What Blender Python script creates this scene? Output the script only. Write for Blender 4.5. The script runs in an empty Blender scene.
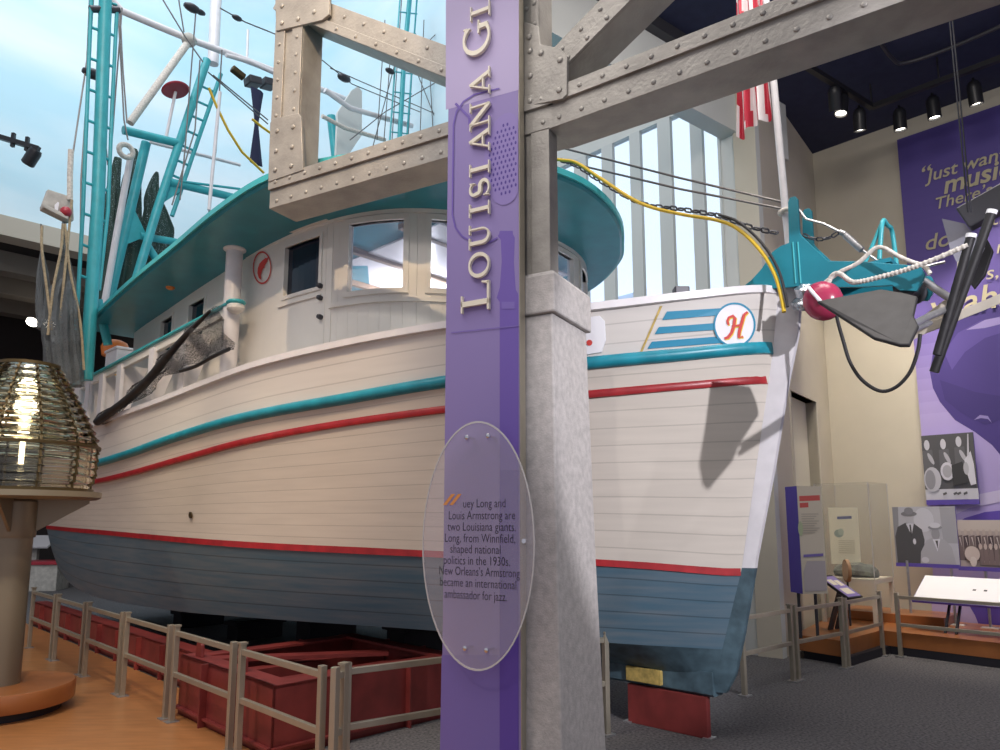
import bpy, bmesh, math, random
from math import sin, cos, tan, pi, radians, degrees, atan2, sqrt
from mathutils import Vector, Matrix
random.seed(7)
S = bpy.context.scene
COL = S.collection
V = Vector

# ------------------------------------------------------------------ camera, world, light, exposure
CAM_H, FPX, PITCH, CY = 1.65, 720.0, radians(8.1), 419.0
cam_d = bpy.data.cameras.new('camera'); cam = bpy.data.objects.new('camera', cam_d); COL.objects.link(cam)
cam.location = (0, 0, CAM_H); cam.rotation_euler = (radians(90) + PITCH, 0, 0)
cam_d.sensor_width = 36; cam_d.lens = FPX / 1000 * 36; cam_d.shift_y = (CY - 375) / 1000; cam_d.clip_end = 200
S.camera = cam
S.view_settings.view_transform = 'Standard'; S.view_settings.look = 'None'
S.view_settings.exposure = 0.0; S.view_settings.gamma = 1.0; S.view_settings.use_curve_mapping = False

wd = bpy.data.worlds.new('hall_air'); S.world = wd; wd.use_nodes = True
wd.node_tree.nodes['Background'].inputs[0].default_value = (0.80, 0.80, 0.90, 1)
wd.node_tree.nodes['Background'].inputs[1].default_value = 0.50

def area(name, loc, target, size, power, col=(1, 1, 1), sy=None):
    d = bpy.data.lights.new(name, 'AREA'); d.energy = power; d.color = col; d.size = size
    if sy: d.shape = 'RECTANGLE'; d.size_y = sy
    o = bpy.data.objects.new(name, d); COL.objects.link(o); o.location = loc
    o.rotation_euler = (V(target) - V(loc)).to_track_quat('-Z', 'Y').to_euler(); return o
def spot(name, loc, target, ang, power, col=(1, 1, 1), blend=0.4, r=0.06):
    d = bpy.data.lights.new(name, 'SPOT'); d.energy = power; d.color = col; d.spot_size = radians(ang); d.spot_blend = blend
    d.shadow_soft_size = r
    o = bpy.data.objects.new(name, d); COL.objects.link(o); o.location = loc
    o.rotation_euler = (V(target) - V(loc)).to_track_quat('-Z', 'Y').to_euler(); return o
WARM, NEUT, COOL = (1.0, .80, .58), (1.0, .93, .86), (.82, .87, 1.0)
area('hall_ceiling_light', (-3.5, 2.5, 10.5), (-2.5, 8, 0), 5, 420, NEUT)
area('gallery_ceiling_light', (2.5, 4.5, 7.6), (3.4, 7.3, 0), 2.5, 230, NEUT)
area('mural_wash_light', (-6.0, 9.0, 15.5), (-9.0, 17.5, 8.0), 6, 650, (.88, .95, 1.0))
spot('hull_spot_light', (-1.2, 1.2, 7.4), (-3.0, 9.6, 2.0), 44, 900, (1.0, .74, .48), .6)
spot('after_deck_fill', (-6.2, 3.8, 7.2), (-3.7, 8.1, 3.5), 26, 480, WARM, .7)  # added spot that brightens the after rail and deck
spot('cradle_spot_light', (-4.6, 2.4, 7.0), (-2.8, 6.0, 0.0), 60, 520, WARM, .8)
spot('lens_spot_light', (-2.4, 2.6, 7.0), (-4.3, 6.5, 2.2), 18, 900, (1.0, .88, .70), .5, .14)
spot('bow_key_light', (4.1, -1.9, 4.75), (1.5, 5.7, 2.3), 27, 2100, (.97, .94, 1.0), .3, .06)
spot('truss_spot_light', (-3.2, .8, 6.8), (-1.6, 5.2, 5.2), 30, 230, NEUT, .6)
spot('pier_spot_light', (4.3, .4, 5.4), (.55, 4.6, 1.7), 30, 260, (.95, .93, 1.0), .7)
spot('reading_rail_fill', (5.4, 6.6, 6.8), (5.9, 9.3, .8), 26, 160, NEUT, .6)  # added spot, there only to whiten the wide reading rail
spot('banner_spot_light', (-1.2, .6, 6.2), (-.1, 4.5, 3.8), 34, 220, NEUT, .7)

# ------------------------------------------------------------------ pixel -> place helpers (pinhole of the camera above)
def ray(x, y):
    a = (x - 500) / FPX; b = (CY - y) / FPX
    return V((a, cos(PITCH) - b * sin(PITCH), sin(PITCH) + b * cos(PITCH)))
C0 = V((0, 0, CAM_H))
def atz(x, y, z): d = ray(x, y); return C0 + d * ((z - CAM_H) / d.z)
def atY(x, y, Y): d = ray(x, y); return C0 + d * (Y / d.y)
def atP(x, y, p, az):
    d = ray(x, y); n = V((cos(radians(az)), -sin(radians(az)), 0)); return C0 + d * ((n.dot(V(p)) - 0) / n.dot(d))
def pxof(p):
    p = V(p) - C0; dz = p.y * cos(PITCH) + p.z * sin(PITCH); up = -p.y * sin(PITCH) + p.z * cos(PITCH)
    return 500 + FPX * p.x / dz, CY - FPX * up / dz
def hdir(az): return V((sin(radians(az)), cos(radians(az)), 0))
Z = V((0, 0, 1))

# boat frame: x aft along the centreline, y to starboard, z up
BAZ = -47.0
BP = V((1.384, 6.10, 0)); BU = hdir(BAZ); BN = V((-cos(radians(BAZ)), sin(radians(BAZ)), 0))
BM = Matrix(((BU.x, BN.x, 0, BP.x), (BU.y, BN.y, 0, BP.y), (0, 0, 1, 0), (0, 0, 0, 1)))
BI = BM.inverted()
def bb(x, y, b): return BI @ atP(x, y, BP + BN * b, BAZ)           # on a lengthwise plane of the boat
def bs(x, y, s): return BI @ atP(x, y, BP + BU * s, BAZ + 90)      # on a crosswise plane of the boat
def bz(x, y, z): return BI @ atz(x, y, z)

# ------------------------------------------------------------------ materials
MATS = {}
def mat(name, col, rough=.5, metal=0, noise=0, nscale=8, bump=0, bscale=30, spec=.5, emit=None, es=1, stretch=None, col2=None):
    m = bpy.data.materials.new(name); m.use_nodes = True; nt = m.node_tree; b = nt.nodes['Principled BSDF']
    b.inputs['Base Color'].default_value = (*col, 1); b.inputs['Roughness'].default_value = rough; b.inputs['Metallic'].default_value = metal
    b.inputs['Specular IOR Level'].default_value = spec
    if emit: b.inputs['Emission Color'].default_value = (*emit, 1); b.inputs['Emission Strength'].default_value = es
    if noise or bump or col2:
        tc = nt.nodes.new('ShaderNodeTexCoord'); src = tc.outputs['Object']
        if stretch:
            mp = nt.nodes.new('ShaderNodeMapping'); mp.inputs['Scale'].default_value = stretch
            nt.links.new(src, mp.inputs[0]); src = mp.outputs[0]
        if noise or col2:
            n = nt.nodes.new('ShaderNodeTexNoise'); n.inputs['Scale'].default_value = nscale; n.inputs['Detail'].default_value = 6
            nt.links.new(src, n.inputs['Vector'])
            r = nt.nodes.new('ShaderNodeValToRGB'); r.color_ramp.elements[0].position = .32; r.color_ramp.elements[1].position = .68
            c2 = col2 or tuple(min(1, c * (1 + noise)) for c in col)
            c1 = col if col2 else tuple(c * (1 - noise) for c in col)
            r.color_ramp.elements[0].color = (*c1, 1); r.color_ramp.elements[1].color = (*c2, 1)
            nt.links.new(n.outputs['Fac'], r.inputs[0]); nt.links.new(r.outputs[0], b.inputs['Base Color'])
        if bump:
            n2 = nt.nodes.new('ShaderNodeTexNoise'); n2.inputs['Scale'].default_value = bscale; n2.inputs['Detail'].default_value = 4
            nt.links.new(src, n2.inputs['Vector'])
            bp = nt.nodes.new('ShaderNodeBump'); bp.inputs['Strength'].default_value = bump; bp.inputs['Distance'].default_value = .02
            nt.links.new(n2.outputs['Fac'], bp.inputs['Height']); nt.links.new(bp.outputs[0], b.inputs['Normal'])
    MATS[name] = m; return m
def planked(name, col, n, rough, noise=.08, seam=.5, nscale=3, col2=None):
    m = mat(name, col, rough, noise=noise, nscale=nscale, stretch=(.5, .5, 6), col2=col2); nt = m.node_tree; b = nt.nodes['Principled BSDF']
    at = nt.nodes.new('ShaderNodeAttribute'); at.attribute_name = 'plank'
    mu = nt.nodes.new('ShaderNodeMath'); mu.operation = 'MULTIPLY'; mu.inputs[1].default_value = n
    fr = nt.nodes.new('ShaderNodeMath'); fr.operation = 'FRACT'
    lt = nt.nodes.new('ShaderNodeMath'); lt.operation = 'LESS_THAN'; lt.inputs[1].default_value = .07
    nt.links.new(at.outputs['Fac'], mu.inputs[0]); nt.links.new(mu.outputs[0], fr.inputs[0]); nt.links.new(fr.outputs[0], lt.inputs[0])
    mx = nt.nodes.new('ShaderNodeMixRGB'); mx.blend_type = 'MULTIPLY'; mx.inputs[2].default_value = (seam, seam, seam, 1)
    lk = b.inputs['Base Color'].links[0].from_socket
    nt.links.new(lt.outputs[0], mx.inputs[0]); nt.links.new(lk, mx.inputs[1]); nt.links.new(mx.outputs[0], b.inputs['Base Color'])
    bp = nt.nodes.new('ShaderNodeBump'); bp.invert = True; bp.inputs['Strength'].default_value = .3; bp.inputs['Distance'].default_value = .01
    nt.links.new(lt.outputs[0], bp.inputs['Height']); nt.links.new(bp.outputs[0], b.inputs['Normal'])
    return m
def clear(name, col, fac, rough=.05, dif=None):
    m = bpy.data.materials.new(name); m.use_nodes = True; nt = m.node_tree; nt.nodes.clear()
    out = nt.nodes.new('ShaderNodeOutputMaterial'); mx = nt.nodes.new('ShaderNodeMixShader'); t = nt.nodes.new('ShaderNodeBsdfTransparent')
    g = nt.nodes.new('ShaderNodeBsdfPrincipled'); g.inputs['Base Color'].default_value = (*(dif or col), 1); g.inputs['Roughness'].default_value = rough
    t.inputs[0].default_value = (*col, 1); mx.inputs[0].default_value = fac
    nt.links.new(t.outputs[0], mx.inputs[1]); nt.links.new(g.outputs[0], mx.inputs[2]); nt.links.new(mx.outputs[0], out.inputs[0])
    MATS[name] = m; return m
def glassy(name, col, rough):
    m = bpy.data.materials.new(name); m.use_nodes = True; b = m.node_tree.nodes['Principled BSDF']
    b.inputs['Base Color'].default_value = (*col, 1); b.inputs['Roughness'].default_value = rough; b.inputs['Transmission Weight'].default_value = 1; b.inputs['IOR'].default_value = 1.5
    MATS[name] = m; return m
def net_mat(name, col, scale, thick):
    m = bpy.data.materials.new(name); m.use_nodes = True; nt = m.node_tree; b = nt.nodes['Principled BSDF']; out = nt.nodes['Material Output']
    b.inputs['Base Color'].default_value = (*col, 1); b.inputs['Roughness'].default_value = .8
    tc = nt.nodes.new('ShaderNodeTexCoord'); vo = nt.nodes.new('ShaderNodeTexVoronoi'); vo.feature = 'DISTANCE_TO_EDGE'; vo.inputs['Scale'].default_value = scale
    lt = nt.nodes.new('ShaderNodeMath'); lt.operation = 'LESS_THAN'; lt.inputs[1].default_value = thick
    t = nt.nodes.new('ShaderNodeBsdfTransparent'); mx = nt.nodes.new('ShaderNodeMixShader')
    nt.links.new(tc.outputs['Object'], vo.inputs['Vector']); nt.links.new(vo.outputs['Distance'], lt.inputs[0]); nt.links.new(lt.outputs[0], mx.inputs[0])
    nt.links.new(t.outputs[0], mx.inputs[1]); nt.links.new(b.outputs[0], mx.inputs[2]); nt.links.new(mx.outputs[0], out.inputs[0])
    MATS[name] = m; return m
def print_mat(name, rough):
    m = bpy.data.materials.new(name); m.use_nodes = True; nt = m.node_tree; b = nt.nodes['Principled BSDF']; b.inputs['Roughness'].default_value = rough
    a = nt.nodes.new('ShaderNodeVertexColor'); a.layer_name = 'Col'; nt.links.new(a.outputs[0], b.inputs['Base Color']); MATS[name] = m; return m
print_mat('print', .55)
planked('hull_white', (.66, .605, .535), 12, .26, noise=.04, seam=.80)
planked('bulwark_white', (.70, .665, .625), 3, .28, noise=.03, seam=.8)
planked('bottom_blue', (.075, .15, .21), 5, .5, noise=.3, seam=.6, col2=(.14, .19, .23))
mat('keel_blue', (.07, .12, .15), .5, noise=.35, nscale=9)
mat('white_paint', (.76, .74, .70), .35, noise=.03, nscale=3)
mat('cap_white', (.74, .72, .74), .3, noise=.05)
mat('cream_wall', (.62, .57, .47), .8, noise=.03, nscale=2)
mat('door_cream', (.74, .70, .58), .6)
mat('pale_wall', (.66, .68, .66), .85, noise=.03, nscale=2)
mat('taupe_wall', (.26, .24, .24), .85, noise=.04, nscale=2)
mat('teal', (.022, .24, .315), .32, noise=.10, nscale=4)
mat('teal_bright', (.05, .42, .47), .35, noise=.10, nscale=6)
mat('guard_teal', (.015, .27, .36), .35, noise=.15, nscale=6)
mat('stripe_red', (.36, .018, .024), .35, noise=.2, nscale=8)
mat('gloss_red', (.42, .03, .05), .3)
mat('cradle_red', (.22, .035, .032), .45, noise=.2, nscale=5)
mat('truss_steel', (.345, .325, .295), .42, metal=.25, noise=.16, nscale=5, bump=.15, bscale=40)
mat('rail_bronze', (.43, .39, .31), .35, metal=.55, noise=.06)
mat('galvanised', (.45, .45, .46), .35, metal=.7, noise=.15, nscale=14)
mat('chrome', (.75, .75, .78), .15, metal=1.0)
mat('concrete', (.45, .425, .41), .85, noise=.13, nscale=22, bump=.2, bscale=90)
mat('panel_purple', (.235, .165, .46), .45, noise=.04, nscale=2)
mat('letter_cream', (.82, .76, .62), .45)
mat('ink', (.02, .015, .03), .6)
mat('ink_gold', (.60, .54, .36), .6)
mat('ink_orange', (.75, .30, .08), .5)
mat('ink_red', (.65, .06, .05), .5)
mat('ink_yellow', (.85, .60, .05), .5)
mat('ink_blue', (.02, .26, .43), .5)
mat('carpet', (.135, .13, .135), .95, noise=.55, nscale=45, bump=.5, bscale=160)
mat('wood_floor', (.42, .185, .068), .28, noise=.14, nscale=3, stretch=(1, 6, 1))
mat('wood_plinth', (.34, .125, .04), .3, noise=.12, nscale=3)
mat('kick_black', (.012, .012, .02), .6)
mat('black_metal', (.014, .014, .018), .4)
mat('black_rubber', (.016, .015, .017), .55, noise=.3, nscale=12)
mat('dark_steel', (.06, .06, .07), .4, metal=.4)
mat('ceiling_navy', (.030, .036, .085), .9, noise=.1)
mat('ceiling_black', (.018, .016, .018), .9)
mat('beam_taupe', (.20, .175, .15), .8)
mat('fascia', (.46, .42, .35), .8)
mat('dark_interior', (.035, .03, .03), .9)
mat('rope_white', (.68, .64, .58), .9, noise=.2, nscale=40)
mat('rope_tan', (.42, .34, .22), .9, noise=.2, nscale=40)
mat('hose_yellow', (.72, .48, .03), .4)
mat('wire', (.16, .15, .15), .4, metal=.6)
mat('buoy_pink', (.42, .04, .10), .25)
mat('float_orange', (.72, .20, .04), .4)
mat('tarp_orange', (.80, .42, .08), .7)
mat('timber', (.20, .13, .08), .8, noise=.3)
mat('board_grey', (.50, .48, .44), .8, noise=.2, nscale=10)
mat('flag_white', (.80, .78, .78), .8)
mat('paper', (.80, .74, .58), .7)
mat('sign_white', (.88, .88, .92), .5)
mat('sign_purple', (.10, .06, .38), .5)
mat('sign_lilac', (.26, .20, .50), .5)
mat('tan_wood', (.55, .40, .12), .7, noise=.3, nscale=20)
mat('shank_beige', (.55, .50, .42), .6, noise=.1)
mat('mural_purple', (.075, .045, .28), .6)
mat('brass', (.30, .22, .10), .35, metal=.9)
mat('dark_brass', (.09, .065, .03), .4, metal=.7)
mat('bronze_paint', (.25, .22, .165), .38, metal=.4)
mat('stone', (.16, .17, .15), .9, noise=.4, nscale=12, bump=.6, bscale=20)
mat('drum_wood', (.35, .19, .09), .5)
mat('skin_drum', (.62, .44, .30), .6)
mat('lamp_glow', (1, .9, .7), .5, emit=(1.0, .86, .62), es=6)
mat('spot_glow', (1, 1, 1), .5, emit=(1.0, .93, .80), es=6)
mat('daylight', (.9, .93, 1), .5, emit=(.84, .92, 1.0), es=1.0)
mat('outdoor_wall', (.6, .66, .8), .8, emit=(.50, .60, .82), es=.75)  # emission stands in for daylight falling on the buildings
mat('mullion', (.60, .63, .62), .5)
mat('glass_dark', (.012, .018, .035), .06)
mat('cabin_inside', (.72, .72, .75), .7)
mat('blue_canvas', (.014, .018, .06), .8)
mat('silver_duct', (.55, .58, .64), .22, metal=.85, bump=.6, bscale=25)
clear('pane', (.92, .95, .97), .12, .03, (.5, .55, .6))
clear('cabin_pane', (.95, .96, 1.0), .22, .12, (.75, .80, .95))
clear('case_glass', (.96, .96, .95), .07, .03, (.7, .7, .7))
clear('acrylic', (.93, .92, .95), .16, .08, (.80, .76, .80))
clear('acrylic_rim', (.95, .95, .97), .75, .15, (.72, .70, .68))
glassy('prism_glass', (.97, .93, .78), .06)
clear('plastic_grey', (.8, .8, .85), .65, .3, (.40, .40, .46))
net_mat('net_grey', (.15, .17, .18), 70, .15)
net_mat('net_green', (.04, .08, .065), 70, .24)
net_mat('net_black', (.03, .03, .035), 90, .15)
# painted sky of the backdrop: loose pale clouds on light blue
def sky_paint():
    m = bpy.data.materials.new('sky_paint'); m.use_nodes = True; nt = m.node_tree; b = nt.nodes['Principled BSDF']; b.inputs['Roughness'].default_value = .9
    b.inputs['Specular IOR Level'].default_value = .1
    tc = nt.nodes.new('ShaderNodeTexCoord'); mp = nt.nodes.new('ShaderNodeMapping'); mp.inputs['Scale'].default_value = (.10, .10, .30)
    n = nt.nodes.new('ShaderNodeTexNoise'); n.inputs['Scale'].default_value = 1.6; n.inputs['Detail'].default_value = 4
    r = nt.nodes.new('ShaderNodeValToRGB'); r.color_ramp.elements[0].position = .38; r.color_ramp.elements[1].position = .70
    r.color_ramp.elements[0].color = (.52, .76, .86, 1); r.color_ramp.elements[1].color = (.80, .88, .92, 1)
    nt.links.new(tc.outputs['Object'], mp.inputs[0]); nt.links.new(mp.outputs[0], n.inputs['Vector']); nt.links.new(n.outputs['Fac'], r.inputs[0])
    nt.links.new(r.outputs[0], b.inputs['Base Color']); MATS['sky_paint'] = m
sky_paint()

# ------------------------------------------------------------------ mesh builder
ROOT = {}
class M:
    def __init__(s): s.v = []; s.f = []; s.c = []; s.mi = []; s.pl = []; s.col = (1, 1, 1); s.m = 0
    def add(s, vs, fs, pl=None):
        o = len(s.v); s.v += [V(v) for v in vs]; s.pl += (pl or [0.0] * len(vs))
        for f in fs: s.f.append([o + i for i in f]); s.c.append(s.col); s.mi.append(s.m)
        return s
    def box(s, c, d, R=None):
        c = V(c); R = R or Matrix.Identity(3); q = [R @ V((x * d[0] / 2, y * d[1] / 2, z * d[2] / 2)) + c for x in (-1, 1) for y in (-1, 1) for z in (-1, 1)]
        return s.add(q, [(0, 1, 3, 2), (4, 6, 7, 5), (0, 4, 5, 1), (2, 3, 7, 6), (0, 2, 6, 4), (1, 5, 7, 3)])
    def bx(s, o, e1, a, e2, b, e3, c):                   # box by corner, three axes and lengths (any handedness)
        o, e1, e2, e3 = V(o), V(e1) * a, V(e2) * b, V(e3) * c
        q = [o + e1 * i + e2 * j + e3 * k for i in (0, 1) for j in (0, 1) for k in (0, 1)]
        return s.add(q, [(0, 1, 3, 2), (4, 6, 7, 5), (0, 4, 5, 1), (2, 3, 7, 6), (0, 2, 6, 4), (1, 5, 7, 3)])
    def bar(s, p, q, w, h, side=None):                   # rectangular bar p->q; w along side axis, h along the third
        p, q = V(p), V(q); d = (q - p); L = d.length; d = d / L
        a = V(side) if side is not None else (d.cross(Z) if abs(d.z) < .95 else V((1, 0, 0)))
        a = (a - d * a.dot(d)).normalized(); b = d.cross(a)
        return s.bx(p - a * w / 2 - b * h / 2, d, L, a, w, b, h)
    def tube(s, pts, r, n=8, cap=True):
        pts = [V(p) for p in pts]; rs = r if isinstance(r, (list, tuple)) else [r] * len(pts); rings = []; prev = None
        for i, p in enumerate(pts):
            d = (pts[min(i + 1, len(pts) - 1)] - pts[max(i - 1, 0)]).normalized()
            if prev is None: a = d.cross(Z) if abs(d.z) < .9 else d.cross(V((1, 0, 0)))
            else: a = prev - d * prev.dot(d)
            a.normalize(); prev = a; b = d.cross(a)
            rings.append([p + (a * cos(2 * pi * k / n) + b * sin(2 * pi * k / n)) * rs[i] for k in range(n)])
        return s.loft(rings, True, cap)
    def loft(s, rings, closed=True, cap=False, pl=None):
        n = len(rings[0]); vs = [v for r in rings for v in r]; fs = []
        for i in range(len(rings) - 1):
            for k in range(n if closed else n - 1):
                k2 = (k + 1) % n; fs.append((i * n + k, i * n + k2, (i + 1) * n + k2, (i + 1) * n + k))
        if cap: fs.append(tuple(range(n))[::-1]); fs.append(tuple((len(rings) - 1) * n + k for k in range(n)))
        return s.add(vs, fs, pl)
    def lathe(s, prof, c, n=24, ax=None, cap=True):      # prof: (r, z) list
        c = V(c); ax = V(ax).normalized() if ax is not None else Z
        a = ax.orthogonal().normalized(); b = ax.cross(a)
        return s.loft([[c + ax * z + (a * cos(2 * pi * k / n) + b * sin(2 * pi * k / n)) * max(r, 1e-4) for k in range(n)] for r, z in prof], True, cap)
    def ball(s, c, r, n=16, sc=(1, 1, 1), R=None):
        c = V(c); R = R or Matrix.Identity(3); rings = []
        for i in range(n // 2 + 1):
            t = pi * i / (n // 2); rr = max(sin(t), 1e-3)
            rings.append([c + R @ V((rr * cos(2 * pi * k / n) * r * sc[0], rr * sin(2 * pi * k / n) * r * sc[1], -cos(t) * r * sc[2])) for k in range(n)])
        return s.loft(rings, True, True)
    def prism(s, pts, d):                                # planar polygon swept by vector d
        pts = [V(p) for p in pts]; d = V(d); n = len(pts)
        return s.add(pts + [p + d for p in pts], [tuple(range(n))[::-1], tuple(range(n, 2 * n))] + [(i, (i + 1) % n, n + (i + 1) % n, n + i) for i in range(n)])
    def face(s, pts): return s.add(pts, [tuple(range(len(pts)))])
    def dome(s, c, nrm, r, h=.5, n=7):                   # rivet head
        nrm = V(nrm).normalized(); a = nrm.orthogonal().normalized(); b = nrm.cross(a); c = V(c)
        return s.loft([[c + nrm * (z * r) + (a * cos(2 * pi * k / n) + b * sin(2 * pi * k / n)) * r * q for k in range(n)] for q, z in ((1, 0), (.85, h * .6), (.4, h))], True, True)
    def torus(s, c, ax, R, r, n=20, m=8, st=None, L=0):
        c = V(c); ax = V(ax).normalized(); a = V(st).normalized() if st is not None else ax.orthogonal().normalized(); b = ax.cross(a); pts = []
        for k in range(n):
            t = 2 * pi * k / n; pts.append(c + a * (cos(t) * R + (L if cos(t) > 0 else -L)) + b * sin(t) * R)
        rings = []
        for k in range(n):
            d = (pts[(k + 1) % n] - pts[k - 1]).normalized(); u = d.cross(ax)
            rings.append([pts[k] + (u * cos(2 * pi * j / m) + ax * sin(2 * pi * j / m)) * r for j in range(m)])
        rings.append(rings[0]); return s.loft(rings, True, False)
    def stroke(s, pts, ws, o, e1, e2, n, d):             # flat pen stroke raised by d along n
        P = [V((p[0], p[1], 0)) for p in pts]; ws = ws if isinstance(ws, (list, tuple)) else [ws] * len(P); rows = []
        for i, p in enumerate(P):
            t = (P[min(i + 1, len(P) - 1)] - P[max(i - 1, 0)]).normalized(); u = V((-t.y, t.x, 0))
            l, r = p + u * ws[i] / 2, p - u * ws[i] / 2
            w = lambda q: o + e1 * q.x + e2 * q.y
            rows.append([w(l), w(l) + n * d, w(r) + n * d, w(r)])
        return s.loft(rows, True, True)
    def text(s, t, size, o, e1, e2, shear=0, off=None, align='LEFT', bold=0):
        c = bpy.data.curves.new('t', 'FONT'); c.body = t; c.size = size; c.shear = shear; c.align_x = align; c.resolution_u = 3; c.offset = bold
        ob = bpy.data.objects.new('t', c); COL.objects.link(ob); bpy.context.view_layer.update()
        me = bpy.data.meshes.new_from_object(ob.evaluated_get(bpy.context.evaluated_depsgraph_get()))
        s.add([V(o) + V(e1) * v.co.x + V(e2) * v.co.y + (off or V()) for v in me.vertices], [tuple(p.vertices) for p in me.polygons])
        bpy.data.objects.remove(ob); bpy.data.curves.remove(c); bpy.data.meshes.remove(me); return s
    def build(s, name, mats, parent=None, frame=None, smooth=None, bevel=0, solid=0, sub=0):
        vs = [frame @ v for v in s.v] if frame else s.v
        if parent is not None:
            R = ROOT[parent.name]; inv = R.inverted(); vs = [inv @ v for v in vs]
        else:
            xs, ys, zs = zip(*vs); org = V(((min(xs) + max(xs)) / 2, (min(ys) + max(ys)) / 2, min(zs))); R = Matrix.Translation(org); vs = [v - org for v in vs]
        me = bpy.data.meshes.new(name); me.from_pydata(vs, [], s.f)
        o = bpy.data.objects.new(name, me); COL.objects.link(o); ROOT[o.name] = R
        for mn in (mats if isinstance(mats, (list, tuple)) else [mats]): me.materials.append(MATS[mn])
        me.polygons.foreach_set('material_index', s.mi)
        if 'print' in mats:
            a = me.color_attributes.new('Col', 'FLOAT_COLOR', 'CORNER'); k = 0
            for p, c in zip(me.polygons, s.c):
                for _ in p.vertices: a.data[k].color = (*c, 1); k += 1
        if any(s.pl):
            a = me.attributes.new('plank', 'FLOAT', 'POINT'); a.data.foreach_set('value', s.pl)
        bm = bmesh.new(); bm.from_mesh(me)
        if 'print' not in mats: bmesh.ops.recalc_face_normals(bm, faces=bm.faces)
        bm.to_mesh(me); bm.free()
        if smooth is not None:
            me.polygons.foreach_set('use_smooth', [True] * len(me.polygons)); me.set_sharp_from_angle(angle=radians(smooth))
        if parent is not None: o.parent = parent
        else: o.location = org
        if solid: md = o.modifiers.new('thick', 'SOLIDIFY'); md.thickness = solid; md.offset = 0
        if bevel: md = o.modifiers.new('bevel', 'BEVEL'); md.width = bevel; md.segments = 2; md.limit_method = 'ANGLE'
        if sub: md = o.modifiers.new('sub', 'SUBSURF'); md.levels = sub; md.render_levels = sub
        me.update(); return o
def tag(o, label, cat, group=None, kind=None):
    o['label'] = label; o['category'] = cat
    if group: o['group'] = group
    if kind: o['kind'] = kind
    return o
def struct(o, label=None):
    o['kind'] = 'structure'
    if label: o['label'] = label
    return o
def thing(name, label, cat, mtx=None, group=None):
    o = bpy.data.objects.new(name, None); COL.objects.link(o); mtx = mtx if mtx is not None else Matrix.Identity(4)
    if isinstance(mtx, V): mtx = Matrix.Translation(mtx)
    o.matrix_world = mtx; ROOT[o.name] = mtx.copy(); o.empty_display_size = .1
    return tag(o, label, cat, group)
def interp(x, kn):
    if x <= kn[0][0]: return kn[0][1]
    for (a, b), (c, d) in zip(kn, kn[1:]):
        if x <= c: t = (x - a) / (c - a); return b + (d - b) * t
    return kn[-1][1]
def smooth_interp(x, kn):                                # Catmull-Rom through knots
    n = len(kn)
    if x <= kn[0][0]: return kn[0][1]
    if x >= kn[-1][0]: return kn[-1][1]
    i = max(k for k in range(n - 1) if kn[k][0] <= x)
    def sl(k):
        a, b = kn[max(k - 1, 0)], kn[min(k + 1, n - 1)]; return (b[1] - a[1]) / (b[0] - a[0])
    h = kn[i + 1][0] - kn[i][0]; t = (x - kn[i][0]) / h
    return (2 * t**3 - 3 * t**2 + 1) * kn[i][1] + (t**3 - 2 * t**2 + t) * h * sl(i) + (-2 * t**3 + 3 * t**2) * kn[i + 1][1] + (t**3 - t**2) * h * sl(i + 1)
def curve(pts, n=8):                                     # smooth 3-D path through points
    pts = [V(p) for p in pts]; out = []; m = len(pts)
    for i in range(m - 1):
        p0, p1, p2, p3 = pts[max(i - 1, 0)], pts[i], pts[i + 1], pts[min(i + 2, m - 1)]
        for k in range(n):
            t = k / n; out.append(.5 * ((2 * p1) + (p2 - p0) * t + (2 * p0 - 5 * p1 + 4 * p2 - p3) * t * t + (3 * p1 - p0 - 3 * p2 + p3) * t**3))
    out.append(pts[-1]); return out
# ------------------------------------------------------------------ the setting
AZW = -44.5
U, N_ = hdir(AZW), hdir(AZW + 90)                        # along the boat-side walls / across them (to the back right)
WP = V((6.17, 10.51, 0)); WB = V((3.43, 9.05, 0))
m = M(); m.face([(-26, -2, 0), (16, -2, 0), (16, 26, 0), (-26, 26, 0)]); struct(m.build('floor', 'carpet'))
A = V((-.62, 4.86, .004)); m = M()
m.prism([A, A + U * 13, A + U * 13 - N_ * 9, A - N_ * 9 - U * 1.5, A - N_ * .6 - U * 1.5], V((0, 0, .003))); struct(m.build('floor_wood', 'wood_floor'))
# right wall with the mural, return wall with the doorway, window wall
W0 = atP(822, 300, WP, AZW); W0.z = 0
CEIL = 7.8
m = M(); m.bx(W0, -U, 9, N_, .25, Z, CEIL); struct(m.build('wall_right', 'cream_wall'))
rd = (W0 - WB); RL = rd.length; rd.normalize(); rn = V((rd.y, -rd.x, 0))     # rn faces the camera side
RAZ = degrees(atan2(rd.x, rd.y))
def rt(x, y): p = atP(x, y, WB, RAZ); return (p - WB).dot(rd), p.z
d0, d1 = rt(790, 400)[0], rt(815, 400)[0]; dh = rt(806, 398)[1]
m = M()
m.bx(WB, rd, d0, -rn, .3, Z, CEIL); m.bx(WB + rd * d1, rd, RL - d1, -rn, .3, Z, CEIL); m.bx(WB + rd * d0 + Z * dh, rd, d1 - d0, -rn, .3, Z, CEIL - dh)
struct(m.build('wall_return', 'cream_wall'))
m = M(); m.bx(WB + rd * d0 - rn * .14, rd, d1 - d0, -rn, .05, Z, dh); dr = struct(m.build('door_1', 'door_cream'))
m = M(); m.bx(WB + rd * (d0 - .06) + rn * .02, rd, .06, -rn, .3, Z, dh + .08); m.bx(WB + rd * d1 + rn * .02, rd, .06, -rn, .3, Z, dh + .08)
m.bx(WB + rd * d0 + Z * dh + rn * .02, rd, d1 - d0, -rn, .3, Z, .08); m.build('door_frame', 'cream_wall', dr)
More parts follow.
